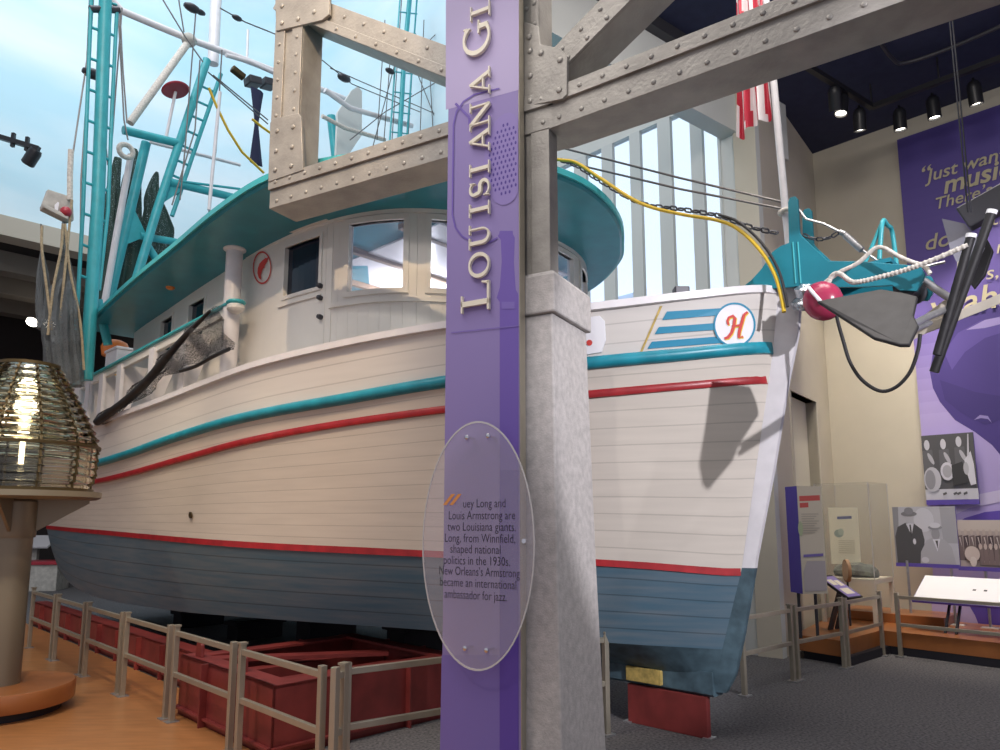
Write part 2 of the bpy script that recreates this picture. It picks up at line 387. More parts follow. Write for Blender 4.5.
m = M(); hp = WB + rd * (d0 + .12) - rn * .2 + Z * 1.05; m.tube([hp, hp + rn * .06], .012); m.tube([hp + rn * .06, hp + rn * .06 + rd * .12], .012); m.build('door_handle', 'chrome', dr)
# window wall
def bd(x, y): p = atP(x, y, WB, AZW); return (p - WB).dot(U), p.z
wl, wr = bd(556, 200)[0], bd(721, 200)[0]; wz = bd(707, 100)[1]; wz0 = 2.2; HB = 19
m = M(); m.bx(WB, U, wr, N_, .12, Z, HB); m.bx(WB + U * wr, U, wl + .5 - wr, N_, .12, Z, wz0); m.bx(WB + U * wr + Z * wz, U, wl + .5 - wr, N_, .12, Z, HB - wz)
m.bx(WB + U * (wl + .5), U, .7, N_, .3, Z, HB)
struct(m.build('wall_back', 'pale_wall'))
m = M()
for a, b in ((720.5, 723), (693, 705), (660, 673), (631.5, 642), (603, 614), (575, 587), (548, 559)):
    x1, x0 = bd(a, 200)[0], bd(b, 200)[0]; m.bx(WB + U * x0 + Z * wz0 - N_ * .02, U, x1 - x0, N_, .07, Z, wz - wz0)
wn = struct(m.build('window_1', 'mullion'))
m = M(); m.bx(WB + U * wr + N_ * .06 + Z * wz0, U, wl + .5 - wr, N_, .01, Z, wz - wz0); m.build('pane', 'pane', wn)
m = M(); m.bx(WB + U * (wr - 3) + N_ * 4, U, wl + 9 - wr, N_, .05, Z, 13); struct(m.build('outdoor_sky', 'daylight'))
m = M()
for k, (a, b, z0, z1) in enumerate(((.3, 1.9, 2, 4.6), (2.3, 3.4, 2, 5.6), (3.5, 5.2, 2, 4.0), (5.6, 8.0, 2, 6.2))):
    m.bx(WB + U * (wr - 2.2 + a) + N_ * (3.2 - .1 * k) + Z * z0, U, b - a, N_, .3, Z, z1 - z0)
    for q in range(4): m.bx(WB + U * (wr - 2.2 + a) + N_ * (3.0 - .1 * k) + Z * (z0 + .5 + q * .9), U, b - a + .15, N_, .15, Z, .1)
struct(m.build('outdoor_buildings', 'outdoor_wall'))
# hanging bulkhead and dark gallery ceiling
P, Q = atz(648, 20, CEIL), atz(690, 46, CEIL); bdv = (Q - P).normalized(); bn = V((bdv.y, -bdv.x, 0))
BAZK = degrees(atan2(bdv.x, bdv.y)); zb = atP(707, 116, P, BAZK).z; Q2 = atP(757, 140, P, BAZK); L2 = (Q2 - P).dot(bdv)
m = M(); P_ = V((P.x, P.y, zb)); m.bx(P_ - bdv * 4, bdv, 4 + L2 + .8, -bn, .25, Z, CEIL - zb); struct(m.build('wall_bulkhead', 'pale_wall'))
m = M(); m.bx(V((P.x, P.y, CEIL - .16)) - bdv * 4, bdv, 4 + L2, bn, .12, Z, .16); struct(m.build('trim_1', 'dark_steel'))
m = M(); c = V((P.x, P.y, CEIL)); m.prism([c - bdv * 4, c + bdv * L2, WB + Z * CEIL + U * .1, W0 + rd * .3 + U * .1 + Z * CEIL, W0 + rd * .3 - U * 10 + Z * CEIL, c - bdv * 4 - U * 12], V((0, 0, .15))); struct(m.build('ceiling', 'ceiling_navy'))
# painted sky: along the back wall, round the far corner and over the gallery at the stern
CK = WB + U * 13.3; EZ0 = 0
e_end = -N_
zf = atP(20, 227, CK, AZW + 90).z
pts = [WB + U * (wl + 1.2) + N_ * .05]; R_ = 2.5
cc = CK - U * R_ + e_end * R_
pts.append(CK - U * R_)
for k in range(1, 12):
    t = pi / 2 * k / 12; pts.append(cc - e_end * (R_ * cos(t)) + U * (R_ * sin(t)))
pts.append(CK + e_end * R_); pts.append(CK + e_end * 20)
m = M(); q_ = pts[:-1]; m.loft([[V((p.x, p.y, 0)) for p in q_], [V((p.x, p.y, 19)) for p in q_]], False); q_ = pts[-2:]; m.loft([[V((p.x, p.y, zf)) for p in q_], [V((p.x, p.y, 19)) for p in q_]], False); struct(m.build('wall_sky_backdrop', 'sky_paint', smooth=60))
ea = CK + e_end * (R_ + .02)
m = M(); m.bx(V((ea.x, ea.y, zf - .30)) - U * .15, e_end, 17, U, .5, Z, .42); struct(m.build('trim_2', 'fascia'))
m = M(); m.bx(V((ea.x, ea.y, zf - .2)), e_end, 17, U, 9, Z, .1); struct(m.build('ceiling_gallery', 'ceiling_black'))
m = M(); m.bx(V((ea.x, ea.y, 0)) + U * 7, e_end, 17, U, .2, Z, zf); struct(m.build('wall_gallery', 'dark_interior'))
m = M(); m.bx(V((ea.x, ea.y, 0)) + U * .3, U, 8, -e_end, .2, Z, zf); struct(m.build('wall_gallery_side', 'dark_interior'))
for k in range(3):
    m = M(); m.bx(V((ea.x, ea.y, zf - .65)) + U * (1.2 + 1.9 * k), e_end, 17, U, .45, Z, .45); struct(m.build('trim_%d' % (3 + k), 'beam_taupe'))
# orange plinth along the mural wall
pc, pi_ = V((3.95, 8.62, 0)), V((4.85, 9.45, 0)); fd = hdir(139.5)
poly = [pc, pi_, pi_ + fd * 6, pi_ + fd * 5, WP - U * 4.6 - N_ * .09, W0 - U * .1 - N_ * .09, WB + rd * 1.9 + rn * .02, V((3.62, 9.12, 0))]
m = M(); m.prism([V((p.x, p.y, .10)) for p in poly], V((0, 0, .18))); tag(m.build('display_plinth', 'wood_plinth', bevel=.008), 'long low orange wood plinth along the mural wall', 'plinth')
cen = sum(poly, V()) / len(poly)
m = M(); m.bx(W0 - U * .25 - N_ * .85 + Z * .281, -U, 1.35, N_, .74, Z, .12); m.build('step', 'wood_plinth', bpy.data.objects['display_plinth'], bevel=.006)
m = M(); m.prism([V((p.x, p.y, 0)) + (cen - p).normalized() * .09 for p in poly], V((0, 0, .10))); m.build('kick_base', 'kick_black', bpy.data.objects['display_plinth'])

# ------------------------------------------------------------------ mural and its photographs
def wallpt(x, y, off): return atP(x, y, WP - N_ * off, AZW)
class Art:                                               # flat printed artwork: coloured shapes in thin layers on one panel
    def __init__(s, o, e1, e2, n, w, h, base, th=.02, side=None):
        s.o, s.e1, s.e2, s.n, s.w, s.h = V(o), V(e1), V(e2), V(n), w, h; s.m = M(); s.k = 0
        s.m.col = side or base; s.m.bx(s.o - s.n * th, s.e1, w, s.e2, h, s.n, th); s.m.col = base; s.poly([(0, 0), (1, 0), (1, 1), (0, 1)], base)
    def P(s, u, v): return s.o + s.e1 * (u * s.w) + s.e2 * (v * s.h) + s.n * (.0012 + .0007 * s.k)
    def poly(s, pts, col): s.k += 1; s.m.col = col; s.m.face([s.P(*p) for p in pts]); return s
    def ell(s, cx, cy, rx, ry, col, rot=0, n=18, a0=0, a1=2 * pi):
        return s.poly([(cx + rx * cos(a0 + (a1 - a0) * k / n) * cos(rot) - ry * sin(a0 + (a1 - a0) * k / n) * sin(rot) * 1, cy + rx * cos(a0 + (a1 - a0) * k / n) * sin(rot) + ry * sin(a0 + (a1 - a0) * k / n) * cos(rot)) for k in range(n)], col)
    def grid(s, cols, nx=1):                             # bands of print from bottom to top
        s.k += 1; n = len(cols)
        for i, c in enumerate(cols): s.m.col = c; s.m.face([s.P(0, i / n), s.P(1, i / n), s.P(1, (i + 1) / n), s.P(0, (i + 1) / n)])
        return s
mtl, mbl = wallpt(897, 140, .06), wallpt(930, 600, .06)
mo = V((mtl.x, mtl.y, .62)); mh = mtl.z - .62; mw = 6.0
deep, mid, lil = V((.10, .07, .32)), V((.17, .12, .44)), V((.46, .38, .72))
art = Art(mo, -U, Z, -N_, mw, mh, tuple(deep), .05)
cols = []
for i in range(40):
    v = (i + .5) / 40; cols.append(tuple(lil.lerp(mid, min(1, max(0, (v - .36) / .22))) if v < .58 else mid.lerp(deep, min(1, (v - .58) / .4))))
art.grid(cols)
def muv(x, y): p = wallpt(x, y, .06); return ((p - mo).dot(-U) / mw, (p.z - mo.z) / mh)
def mpoly(pts, c): art.poly([muv(*p) for p in pts], c)
face = [(930, 372), (933, 352), (941, 336), (952, 324), (966, 315), (984, 309), (1003, 305), (1040, 303), (1085, 318), (1120, 350), (1135, 400), (1128, 450), (1105, 490), (1060, 492), (1030, 476), (1003, 458), (992, 445), (975, 432), (955, 420), (940, 402), (933, 388)]
mpoly(face, (.07, .045, .24))
mpoly([(944, 352), (958, 333), (980, 321), (1010, 314), (1010, 330), (985, 338), (965, 352), (952, 370)], (.11, .075, .33))
mpoly([(966, 330), (985, 320), (1010, 315), (1010, 322), (985, 328)], (.34, .28, .60))
mpoly([(940, 380), (952, 384), (975, 392), (1000, 396), (1000, 420), (985, 425), (960, 412), (945, 400)], (.055, .035, .20))
mpoly([(974, 420), (980, 415), (988, 416), (992, 423), (988, 419), (981, 418)], (.30, .25, .55))
mpoly([(940, 545), (950, 528), (965, 518), (985, 512), (1060, 505), (1120, 520), (1060, 516), (1010, 520), (985, 526), (962, 538), (950, 555)], (.13, .08, .45))
mpoly([(930, 515), (945, 505), (965, 497), (1010, 488), (1080, 486), (1140, 500), (1080, 496), (1010, 500), (970, 508), (948, 518)], (.62, .56, .80))
mpoly([(965, 600), (985, 595), (1010, 592), (1090, 590), (1130, 640), (1010, 640), (985, 640), (975, 615)], (.10, .06, .36))
mpoly([(935, 640), (930, 585), (960, 590), (975, 615), (985, 640)], (.50, .42, .70))
mur = tag(art.m.build('mural', 'print'), 'tall purple wall mural with gold quotation and dark cheek', 'mural')
def walltext(t, x, y, size, shear, bold=0, sx=.70):
    o_ = wallpt(x, y, .085); mm = M(); mm.text(t, size, V((0, 0, 0)), V((1, 0, 0)), V((0, 1, 0)), shear, bold=bold); mm.v = [o_ - U * (v.x * sx) + Z * v.y for v in mm.v]
    return mm.build('quotation', 'ink_gold', mur)
walltext('\u201c', 919, 183, .34, .22, .003, 1); walltext('Just want to', 927, 182, .27, .22, .003, .98)
walltext('music b', 943, 194, .38, .22, .008, .95)
walltext('There\u2019s no su', 934, 210, .25, .22, .002, .95)
walltext('A', 975, 216, .22, .22, 0, 1)
walltext('doin\u2019', 924, 251, .33, .22, .003, 1); walltext('ti', 990, 226, .28, .22, 0, 1); walltext('r', 995, 254, .28, .22, 0, 1); walltext('s, c', 985, 280, .28, .22, 0, 1)
walltext('yeah.', 929, 319, .50, .22, .006, .92)

def quad_frame(tl, tr, bl, off):                         # an upright panel standing 'off' in front of the mural wall, by three pixels
    a, b, c = wallpt(*tl, off), wallpt(*tr, off), wallpt(*bl, off); return V((a.x, a.y, c.z)), (b - a).dot(-U), a.z - c.z
GRY = lambda g, t=0: (g * (1 + t), g, g * (1 + .12))
o, w, h = quad_frame((921, 436), (973, 434), (924, 505), .18)
ph = Art(o, -U, Z, -N_, w, h, GRY(.10), .03, (.12, .08, .4))
ph.poly([(0, 0), (1, 0), (1, .22), (0, .22)], GRY(.62)); ph.poly([(0, 0), (1, 0), (1, .07), (0, .07)], (.12, .08, .42))
for cx, cy in ((.10, .86), (.42, .86), (.72, .88)):
    ph.ell(cx, cy, .055, .075, GRY(.62)); ph.poly([(cx - .09, cy - .08), (cx + .10, cy - .07), (cx + .12, cy - .42), (cx - .1, cy - .42)], GRY(.14)); ph.ell(cx + .06, cy - .2, .035, .10, GRY(.5), .6)
ph.ell(.16, .36, .17, .18, GRY(.55)); ph.ell(.12, .36, .10, .14, GRY(.30)); ph.ell(.46, .47, .13, .13, GRY(.66)); ph.ell(.46, .47, .09, .09, GRY(.42))
ph.poly([(.80, .62), (.93, .74), (.97, .55), (.98, .28), (.88, .26), (.82, .46)], GRY(.70)); ph.poly([(.55, .55), (.76, .6), (.86, .3), (.55, .26)], GRY(.05)); ph.ell(.82, .5, .05, .09, GRY(.5))
for cx in (.35, .55, .62, .74): ph.poly([(cx, .13), (cx + .07, .15), (cx + .06, .18), (cx - .01, .16)], GRY(.12))
ph.poly([(.86, .68), (.90, .98), (.92, .98), (.90, .68)], GRY(.6))
tag(ph.m.build('photograph', 'print'), 'black and white photograph of a jazz band, upper one on the mural', 'photograph')
o, w, h = quad_frame((892, 507), (955, 507), (895, 566), .55)
p2 = thing('mounted_photograph', 'black and white photograph of two suited men wearing hats, on a pole', 'photograph', Matrix.Translation(V((o.x, o.y, .28))))
ph = Art(o, -U, Z, -N_, w, h, GRY(.52), .03, (.12, .08, .4))
ph.poly([(0, .06), (.06, .06), (.1, 1), (0, 1)], GRY(.30)); ph.poly([(.78, .4), (1, .4), (1, 1), (.76, 1)], GRY(.40)); ph.ell(.5, .78, .16, .2, GRY(.62))
ph.poly([(.03, .06), (.02, .5), (.07, .66), (.20, .73), (.34, .72), (.46, .62), (.49, .45), (.45, .06)], GRY(.085)); ph.ell(.27, .80, .062, .095, GRY(.50)); ph.ell(.27, .88, .13, .045, GRY(.22)); ph.ell(.27, .93, .075, .06, GRY(.26))
ph.poly([(.21, .72), (.29, .52), (.34, .72)], GRY(.66)); ph.poly([(.265, .70), (.29, .70), (.30, .5), (.275, .5)], GRY(.07)); ph.ell(.33, .42, .025, .05, GRY(.7))
ph.poly([(.40, .06), (.42, .25), (.52, .44), (.64, .50), (.80, .46), (.90, .34), (.95, .06)], GRY(.44)); ph.ell(.67, .55, .065, .10, GRY(.34)); ph.ell(.67, .655, .11, .038, GRY(.30)); ph.ell(.67, .69, .085, .045, GRY(.66))
ph.poly([(.62, .46), (.68, .26), (.74, .47)], GRY(.70)); ph.poly([(.66, .44), (.70, .44), (.69, .3)], GRY(.08)); ph.ell(.48, .12, .06, .05, GRY(.62)); ph.poly([(0, 0), (1, 0), (1, .06), (0, .06)], (.12, .08, .42))
ph.m.build('print', 'print', p2)
def pole_on(parent, x, ytop, off, xb=None):
    p = wallpt(x, ytop, off); m = M(); m.tube([V((p.x, p.y, .28)), V((p.x, p.y, p.z + .02))], .017); m.build('pole', 'galvanised', parent)
    m = M(); m.box(V((p.x, p.y, .286)), (.2, .13, .014), Matrix.Rotation(radians(AZW), 3, 'Z')); m.build('foot_plate', 'white_paint', parent)
pole_on(p2, 907, 562, .58)
o, w, h = quad_frame((955, 520), (1012, 520), (957, 570), .52)
p3 = thing('mounted_photograph', 'sepia photograph of a crowded brass band, lowest on the mural', 'photograph', Matrix.Translation(V((o.x, o.y, .28))))
ph = Art(o, -U, Z, -N_, w, h, (.48, .40, .38), .03, (.12, .08, .4)); rr = random.Random(3)
ph.poly([(0, .78), (1, .78), (1, 1), (0, 1)], (.60, .52, .48))
for i in range(9):
    cx = .06 + .11 * i; ph.poly([(cx - .05, .2), (cx - .045, .68), (cx + .05, .7), (cx + .06, .2)], ((.10, .07, .08) if i % 2 else (.20, .15, .15))); ph.ell(cx, .76, .028, .06, (.55, .46, .42)); ph.poly([(cx - .01, .66), (cx + .01, .66), (cx + .03, .45)], (.7, .62, .6))
for i in range(7): cx = .42 + .09 * i; ph.poly([(cx - .04, .12), (cx - .03, .42), (cx + .04, .44), (cx + .05, .12)], (.24, .18, .18)); ph.ell(cx, .48, .03, .06, (.6, .5, .46))
ph.ell(.27, .33, .15, .17, (.20, .15, .14)); ph.ell(.27, .33, .135, .155, (.66, .56, .52)); ph.ell(.28, .18, .06, .10, (.74, .66, .62)); ph.poly([(0, 0), (1, 0), (1, .08), (0, .08)], (.12, .08, .42))
ph.m.build('print', 'print', p3); pole_on(p3, 951, 566, .50); pole_on(p3, 985, 566, .50)

# slanted reading rails on dark legs
def reader(name, label, c, yaw, w, d, z0, z1, face_mat, edge_mat, legx, marks=None):
    """board centre c (floor point), yaw = direction the reader looks along (az)."""
    f, r = hdir(yaw), hdir(yaw + 90); t = thing(name, label, 'reading rail', Matrix.Translation(c))
    lo, hi = c - f * d / 2 + Z * z0, c + f * d / 2 + Z * z1; sl = (hi - lo).normalized(); n = r.cross(sl); L = (hi - lo).length
    m = M(); m.bx(lo - r * w / 2 - n * .03, r, w, sl, L, n, .028); m.build('board', edge_mat, t)
    m = M(); m.bx(lo - r * (w / 2 - .006) - n * .002 + sl * .006, r, w - .012, sl, L - .012, n, .004); b = m.build('printed_face', face_mat, t)
    if marks: marks(lo - r * w / 2 + n * .0035, r, sl, w, L, b)
    for x in legx:
        for q in (-.06, .06):
            m = M(); m.bar(c - f * .28 + r * (x + q) + Z * c.z * 0, c + f * .06 + r * (x + q) + Z * ((z0 + z1) / 2 - .04), .022, .04); m.build('leg', 'black_metal', t)
    return t
rc = atz(960, 600, 1.0); rc = V((5.92, 9.22, 0))
def mk1(o, r, s, w, L, b):
    m = M()
    for q in (.62, .74): m.bx(o + r * q + s * L * .5, r, .035, s, .03, Z, .001)
    m.build('small_mark', 'dark_steel', b)
rp = atz(957, 606, .62); rp.z = .28
reader('reading_rail', 'wide white slanted reading rail under the band photographs', V((rp.x, rp.y, .28)) - fd * -.38 + N_ * .25, 49.5, 1.75, .52, .37, .66, 'sign_white', 'sign_purple', (-.45, .5), mk1)
rp = atz(836, 606, .45)
def mk2(o, r, s, w, L, b):
    m = M()
    for i in range(5): m.bx(o + r * (.06 + .02 * i) + s * (L * (.25 + .12 * i)), r, w * .35, s, .012, Z, .001)
    m.bx(o + r * w * .62 + s * L * .3, r, w * .28, s, L * .45, Z, .001)
    m.build('caption', 'paper', b)
RD = atz(834, 648, 0)
rq = [atz(x, y, z) for x, y, z in ((818, 576, .95), (832, 577.5, .94), (863, 596.5, .72), (849, 598, .72))]; rq[1] = rq[0] + (rq[2] - rq[3])
rr_ = thing('reading_rail', 'small purple slanted reading rail before the glass case', 'reading rail', Matrix.Translation(V((rq[3].x, rq[3].y, .28))))
rn_ = (rq[1] - rq[0]).cross(rq[3] - rq[0]).normalized(); rn_ = rn_ if rn_.z > 0 else -rn_
m = M(); m.prism(rq, rn_ * -.03); m.build('board', 'kick_black', rr_)
e1_, e2_ = rq[1] - rq[0], rq[3] - rq[0]
m = M(); m.prism([rq[0] + e1_ * a + e2_ * b for a, b in ((.04, .06), (.96, .06), (.96, .96), (.04, .96))], rn_ * .003); pf_ = m.build('printed_face', 'sign_lilac', rr_)
for a, b, c_, d_ in ((.15, .2, .5, .45), (.55, .25, .85, .5), (.2, .6, .8, .85)):
    m = M(); m.prism([rq[0] + e1_ * u_ + e2_ * v_ + rn_ * .0035 for u_, v_ in ((a, b), (c_, b), (c_, d_), (a, d_))], rn_ * .001); m.build('caption', 'paper', pf_)
for a in (.2, .35, .7, .85):
    t_ = rq[0] + e1_ * a + e2_ * .62 - rn_ * .03; f_ = rq[0] + e1_ * a + e2_ * .18; m = M(); m.bar(V((f_.x, f_.y, .28)), t_, .03, .03); m.build('leg', 'dark_steel', rr_)

# tall purple sign, glass case with its stone, drum and papers
sp_ = atz(806, 640, .28); SG = V((sp_.x, sp_.y, .28)); sf = hdir(68)                      # sign's long face looks to the camera
sr = hdir(80); sn = -hdir(-10)
tL, tR = atP(797, 486, SG, 80), atP(821, 488, SG, 80); b0 = atP(800, 594, SG, 80).z; wS = (tR - tL).dot(sr)
sg = thing('exhibit_sign', 'tall narrow sign with purple edge and cream face left of the glass case', 'sign', Matrix.Translation(SG))
m = M(); m.bx(V((tL.x, tL.y, b0)) - sn * .26, sr, wS, sn, .25, Z, tL.z - b0); m.build('board', 'sign_purple', sg)
a = Art(V((tL.x, tL.y, b0)), sr, Z, sn, wS, tL.z - b0, (.62, .56, .46), .01)
a.poly([(.06, .905), (.92, .915), (.92, .865), (.06, .855)], (.58, .10, .09)); a.poly([(.06, .84), (.42, .845), (.42, .80), (.06, .795)], (.58, .10, .09))
for i in range(9): a.poly([(.1, .74 - .022 * i), (.82 - .1 * (i % 3), .742 - .022 * i), (.82 - .1 * (i % 3), .733 - .022 * i), (.1, .731 - .022 * i)], (.46, .41, .34))
a.poly([(.08, .36), (.9, .37), (.9, .345), (.08, .335)], (.18, .14, .42)); a.poly([(.04, .02), (.96, .03), (.96, .30), (.2, .30), (.04, .2)], (.44, .40, .42)); a.ell(.02, .6, .10, .07, (.42, .48, .30))
a.m.build('printed_face', 'print', sg)
for q in (.1, .8):
    m = M(); p = V((tL.x, tL.y, .28)) + sr * wS * q - sn * .15; m.tube([p, p + Z * (b0 - .28 + .05)], .02); m.build('post', 'dark_steel', sg)

cz = .28
ca = atz(826, 628, cz); cf = -U
GC = V((4.75, 9.95, cz)); dcv = -U                                                      # case stands against the mural wall
tl, tr = atP(821, 600, GC, AZW), atP(876, 600, GC, AZW); ztop = atP(860, 482, GC, AZW).z; ztab = atP(860, 579, GC, AZW).z; wC = (tr - tl).dot(dcv); O = V((tl.x, tl.y, 0)); dC = .75
gc = thing('display_case', 'glass display case on a cream table beside the mural', 'display case', Matrix.Translation(V((tl.x, tl.y, cz))))
m = M(); m.bx(O + Z * (ztab - .06), dcv, wC, N_, dC, Z, .06)
for i in (0, 1):
    for j in (0, 1): m.bx(O + dcv * (i * (wC - .05)) + N_ * (j * (dC - .05)) + Z * cz, dcv, .05, N_, .05, Z, ztab - .06 - cz)
m.build('table', 'cream_wall', gc)
for o_, e1, a_, nm in ((O, dcv, wC, 'front'), (O + N_ * dC, dcv, wC, 'back'), (O, N_, dC, 'end'), (O + dcv * wC, N_, dC, 'end')):
    m = M(); m.bx(o_ + Z * ztab, e1, a_, (N_ if e1 is dcv else dcv), .008, Z, ztop - ztab); m.build('glass_pane', 'case_glass', gc)
m = M()
for i in (0, 1):
    for j in (0, 1): p = O + dcv * wC * i + N_ * dC * j; m.tube([p + Z * ztab, p + Z * ztop], .006, 6)
m.build('glass_edge', 'acrylic_rim', gc)
a0, a1 = O + N_ * .45 + dcv * wC * .14, 0
pp = Art(O + N_ * (dC - .30) + dcv * (wC * .0) + Z * (ztab + .16), dcv, Z, -N_, wC * .56, (ztop - ztab) * .62, (.95, .90, .72), .01)
pp.poly([(.3, .84), (.8, .85), (.8, .80), (.3, .79)], (.16, .18, .36)); pp.ell(.32, .54, .16, .07, (.38, .46, .40)); pp.ell(.4, .57, .10, .06, (.55, .62, .52))
for i in range(7): pp.poly([(.3, .42 - .035 * i), (.85, .42 - .035 * i), (.85, .405 - .035 * i), (.3, .405 - .035 * i)], (.72, .66, .50))
tag(pp.m.build('text_panel', 'print'), 'cream text panel standing inside the glass case', 'text panel')
m = M(); rr = random.Random(5); cS = O + dcv * wC * .50 + N_ * .38 + Z * (ztab + .001)
m.loft([[cS + dcv * (x * wC * .40) + N_ * (.17 * cos(2 * pi * k / 10) * s_ * (1 + .12 * rr.random())) + Z * max(0, (.085 + .085 * sin(2 * pi * k / 10)) * s_ * (1 + .25 * rr.random())) for k in range(10)] for x, s_ in ((-1, .15), (-.92, .7), (-.6, .9), (-.2, 1.0), (.3, 1.0), (.7, .85), (.95, .55), (1, .1))], True, True)
tag(m.build('stone', 'stone', smooth=40), 'rough dark grey stone lying in the glass case', 'stone')
m = M(); dp = O + dcv * wC * .60 - N_ * .16; dz_ = atP(864, 583, dp, AZW).z; ax = hdir(225 + 55)
dtop = atP(864, 560, dp, AZW).z; rz = (dtop - dz_) / 2
dr_ = thing('oval_disc', 'small brown oval disc on a thin stem in front of the stone', 'disc', Matrix.Translation(V((dp.x, dp.y, cz))))
m.lathe([(rz, -.02), (rz * 1.02, 0), (rz, .02)], V((dp.x, dp.y, dz_ + rz)), 20, ax); m.build('rim', 'drum_wood', dr_, smooth=40)
m = M(); m.lathe([(rz * .86, .0), (rz * .86, .023)], V((dp.x, dp.y, dz_ + rz)), 20, ax); m.build('face', 'skin_drum', dr_)
m = M(); m.tube([V((dp.x, dp.y, cz)), V((dp.x, dp.y, dz_ + .02))], .014); m.build('stem', 'dark_steel', dr_)
# ------------------------------------------------------------------ riveted steel truss, concrete pier
AZL, AZR_ = -61.0, -55.0
PC = atY(553, 272, 4.3); PC0 = V((PC.x, PC.y, 0)); ZT, ZM, ZB = 4.40, 4.30, 4.15
tl_, tr_ = hdir(AZL), -hdir(AZR_)                        # left half runs away, right half towards the camera
nl, nr = V((cos(radians(AZL)), -sin(radians(AZL)), 0)), V((cos(radians(AZR_)), -sin(radians(AZR_)), 0))   # into the depth
if nl.y < 0: nl = -nl
if nr.y < 0: nr = -nr
TD = .30
tr = thing('steel_truss', 'grey riveted steel bridge truss on top of the concrete pier', 'truss', Matrix.Translation(V((PC.x, PC.y, 3.15))))
class Plane:
    def __init__(s, e, n): s.e, s.n = e, n; s.az = degrees(atan2(e.x, e.y))
    def at(s, x, y, off=0): p = atP(x, y, PC0 - s.n * off, s.az); return p
PL, PR = Plane(tl_, nl), Plane(tr_, nr)
def rivet_row(m, a, b, n, nrm, r=.018):
    for i in range(n): m.dome(a + (b - a) * ((i + .5) / n), nrm, r)
def member(name, pl, a, b, w, d=TD, off=0, rail=.34, rivets=8, double=False):
    """box member whose front-face centreline runs a->b (world points on the plane), width w, with raised flange strips and rivets"""
    ax = (b - a); L = ax.length; ax.normalize(); f = -pl.n; sd = ax.cross(f).normalized(); m = M()
    m.bx(a - sd * w / 2 + f * off, ax, L, sd, w, -f, d)
    s1, s2 = (1, -1)
    for s_ in ((s1, s2) if double else (s1,)):
        o = a + sd * (s_ * w / 2) + f * off; m.bx(o, ax, L, -sd * s_, w * rail, f, .018)
        rivet_row(m, o - sd * s_ * w * rail * .5 + f * .018, o - sd * s_ * w * rail * .5 + f * .018 + ax * L, rivets, f)
    if not double:
        q = a - sd * (w / 2 - w * .3) + f * off; rivet_row(m, q, q + ax * L, rivets, f)
    return m.build(name, 'truss_steel', tr, smooth=30, bevel=.004)
def chord(name, pl, s0, s1, dz=0):
    f = -pl.n; a = PC0 + pl.e * s0; b = PC0 + pl.e * s1; L = s1 - s0; m = M()
    m.bx(a + Z * (ZB - dz), pl.e, L, pl.n, TD, Z, ZT - ZB + dz * .5); m.bx(a + Z * ZM, pl.e, L, f, .022, Z, ZT - ZM)
    n = max(3, int(L / .155)); rivet_row(m, a + Z * (ZM + .05) + f * .022, b + Z * (ZM + .05) + f * .022, n, f); rivet_row(m, a + Z * (ZB + .05), b + Z * (ZB + .05), n, f)
    return m.build(name, 'truss_steel', tr, smooth=30, bevel=.004)
def sof(pl, x, y): p = pl.at(x, y); return (p - PC0).dot(pl.e)
sL = sof(PL, 270, 190)
chord('lower_chord', PL, -.02, sL); chord('lower_chord', PR, -.02, 4.6, .006)
def vmember(pl, x0, x1, y, z0, z1, name='post', **k):
    c = PC0 + pl.e * ((sof(pl, x0, y) + sof(pl, x1, y)) / 2); w = abs(sof(pl, x1, y) - sof(pl, x0, y)); return member(name, pl, c + Z * z0, c + Z * z1, w, **k)
# left end post with its deep side, diagonal, gussets
vmember(PL, 275, 302, 70, ZT - .02, 6.6, d=.22, double=True, rail=.36, rivets=14)
a, b = PL.at(322, 14), PL.at(448, 62); sd = (b - a).normalized()
member('brace', PL, a - sd * .6, b + sd * .35, .21, d=.22, off=-.01, rivets=10, double=False)
def gusset(pl, pts, rv, off=.03):
    P_ = [pl.at(x, y, off) for x, y in pts]; m = M(); m.prism(P_, pl.n * .026)
    for x, y in rv: m.dome(pl.at(x, y, off + .001), -pl.n, .023)
    return m.build('gusset_plate', 'truss_steel', tr, smooth=30, bevel=.004)
gusset(PL, [(268, 182), (270, 123), (272, 119), (298, 113), (301, 117), (303, 170)], [(277, 131), (293, 127), (276, 151), (292, 147), (275, 170), (291, 166)])
gusset(PL, [(274, -40), (330, -52), (329, 14), (322, 20), (276, 31)], [(282, 6), (282, 23), (298, 19), (314, 12), (318, -18), (282, -20)])
# post, diagonal and gusset over the pier
vmember(PR, 521, 540, 60, ZT - .02, 6.8, d=.16, rail=.4, rivets=16)
a, b = PR.at(548, 68), PR.at(640, -26); sd = (b - a).normalized()
member('brace', PR, a - sd * .1, b + sd * .9, .2, d=.26, off=-.01, rivets=11)
gusset(PR, [(519, 108), (519, 20), (538, 26), (540, 44), (560, 48), (567, 56), (567, 94), (562, 99)], [(529, 37), (530, 51), (541, 53), (560, 60), (530, 76), (559, 90), (530, 101)], .034)
a, b = PR.at(700, -60), PR.at(830, -60)
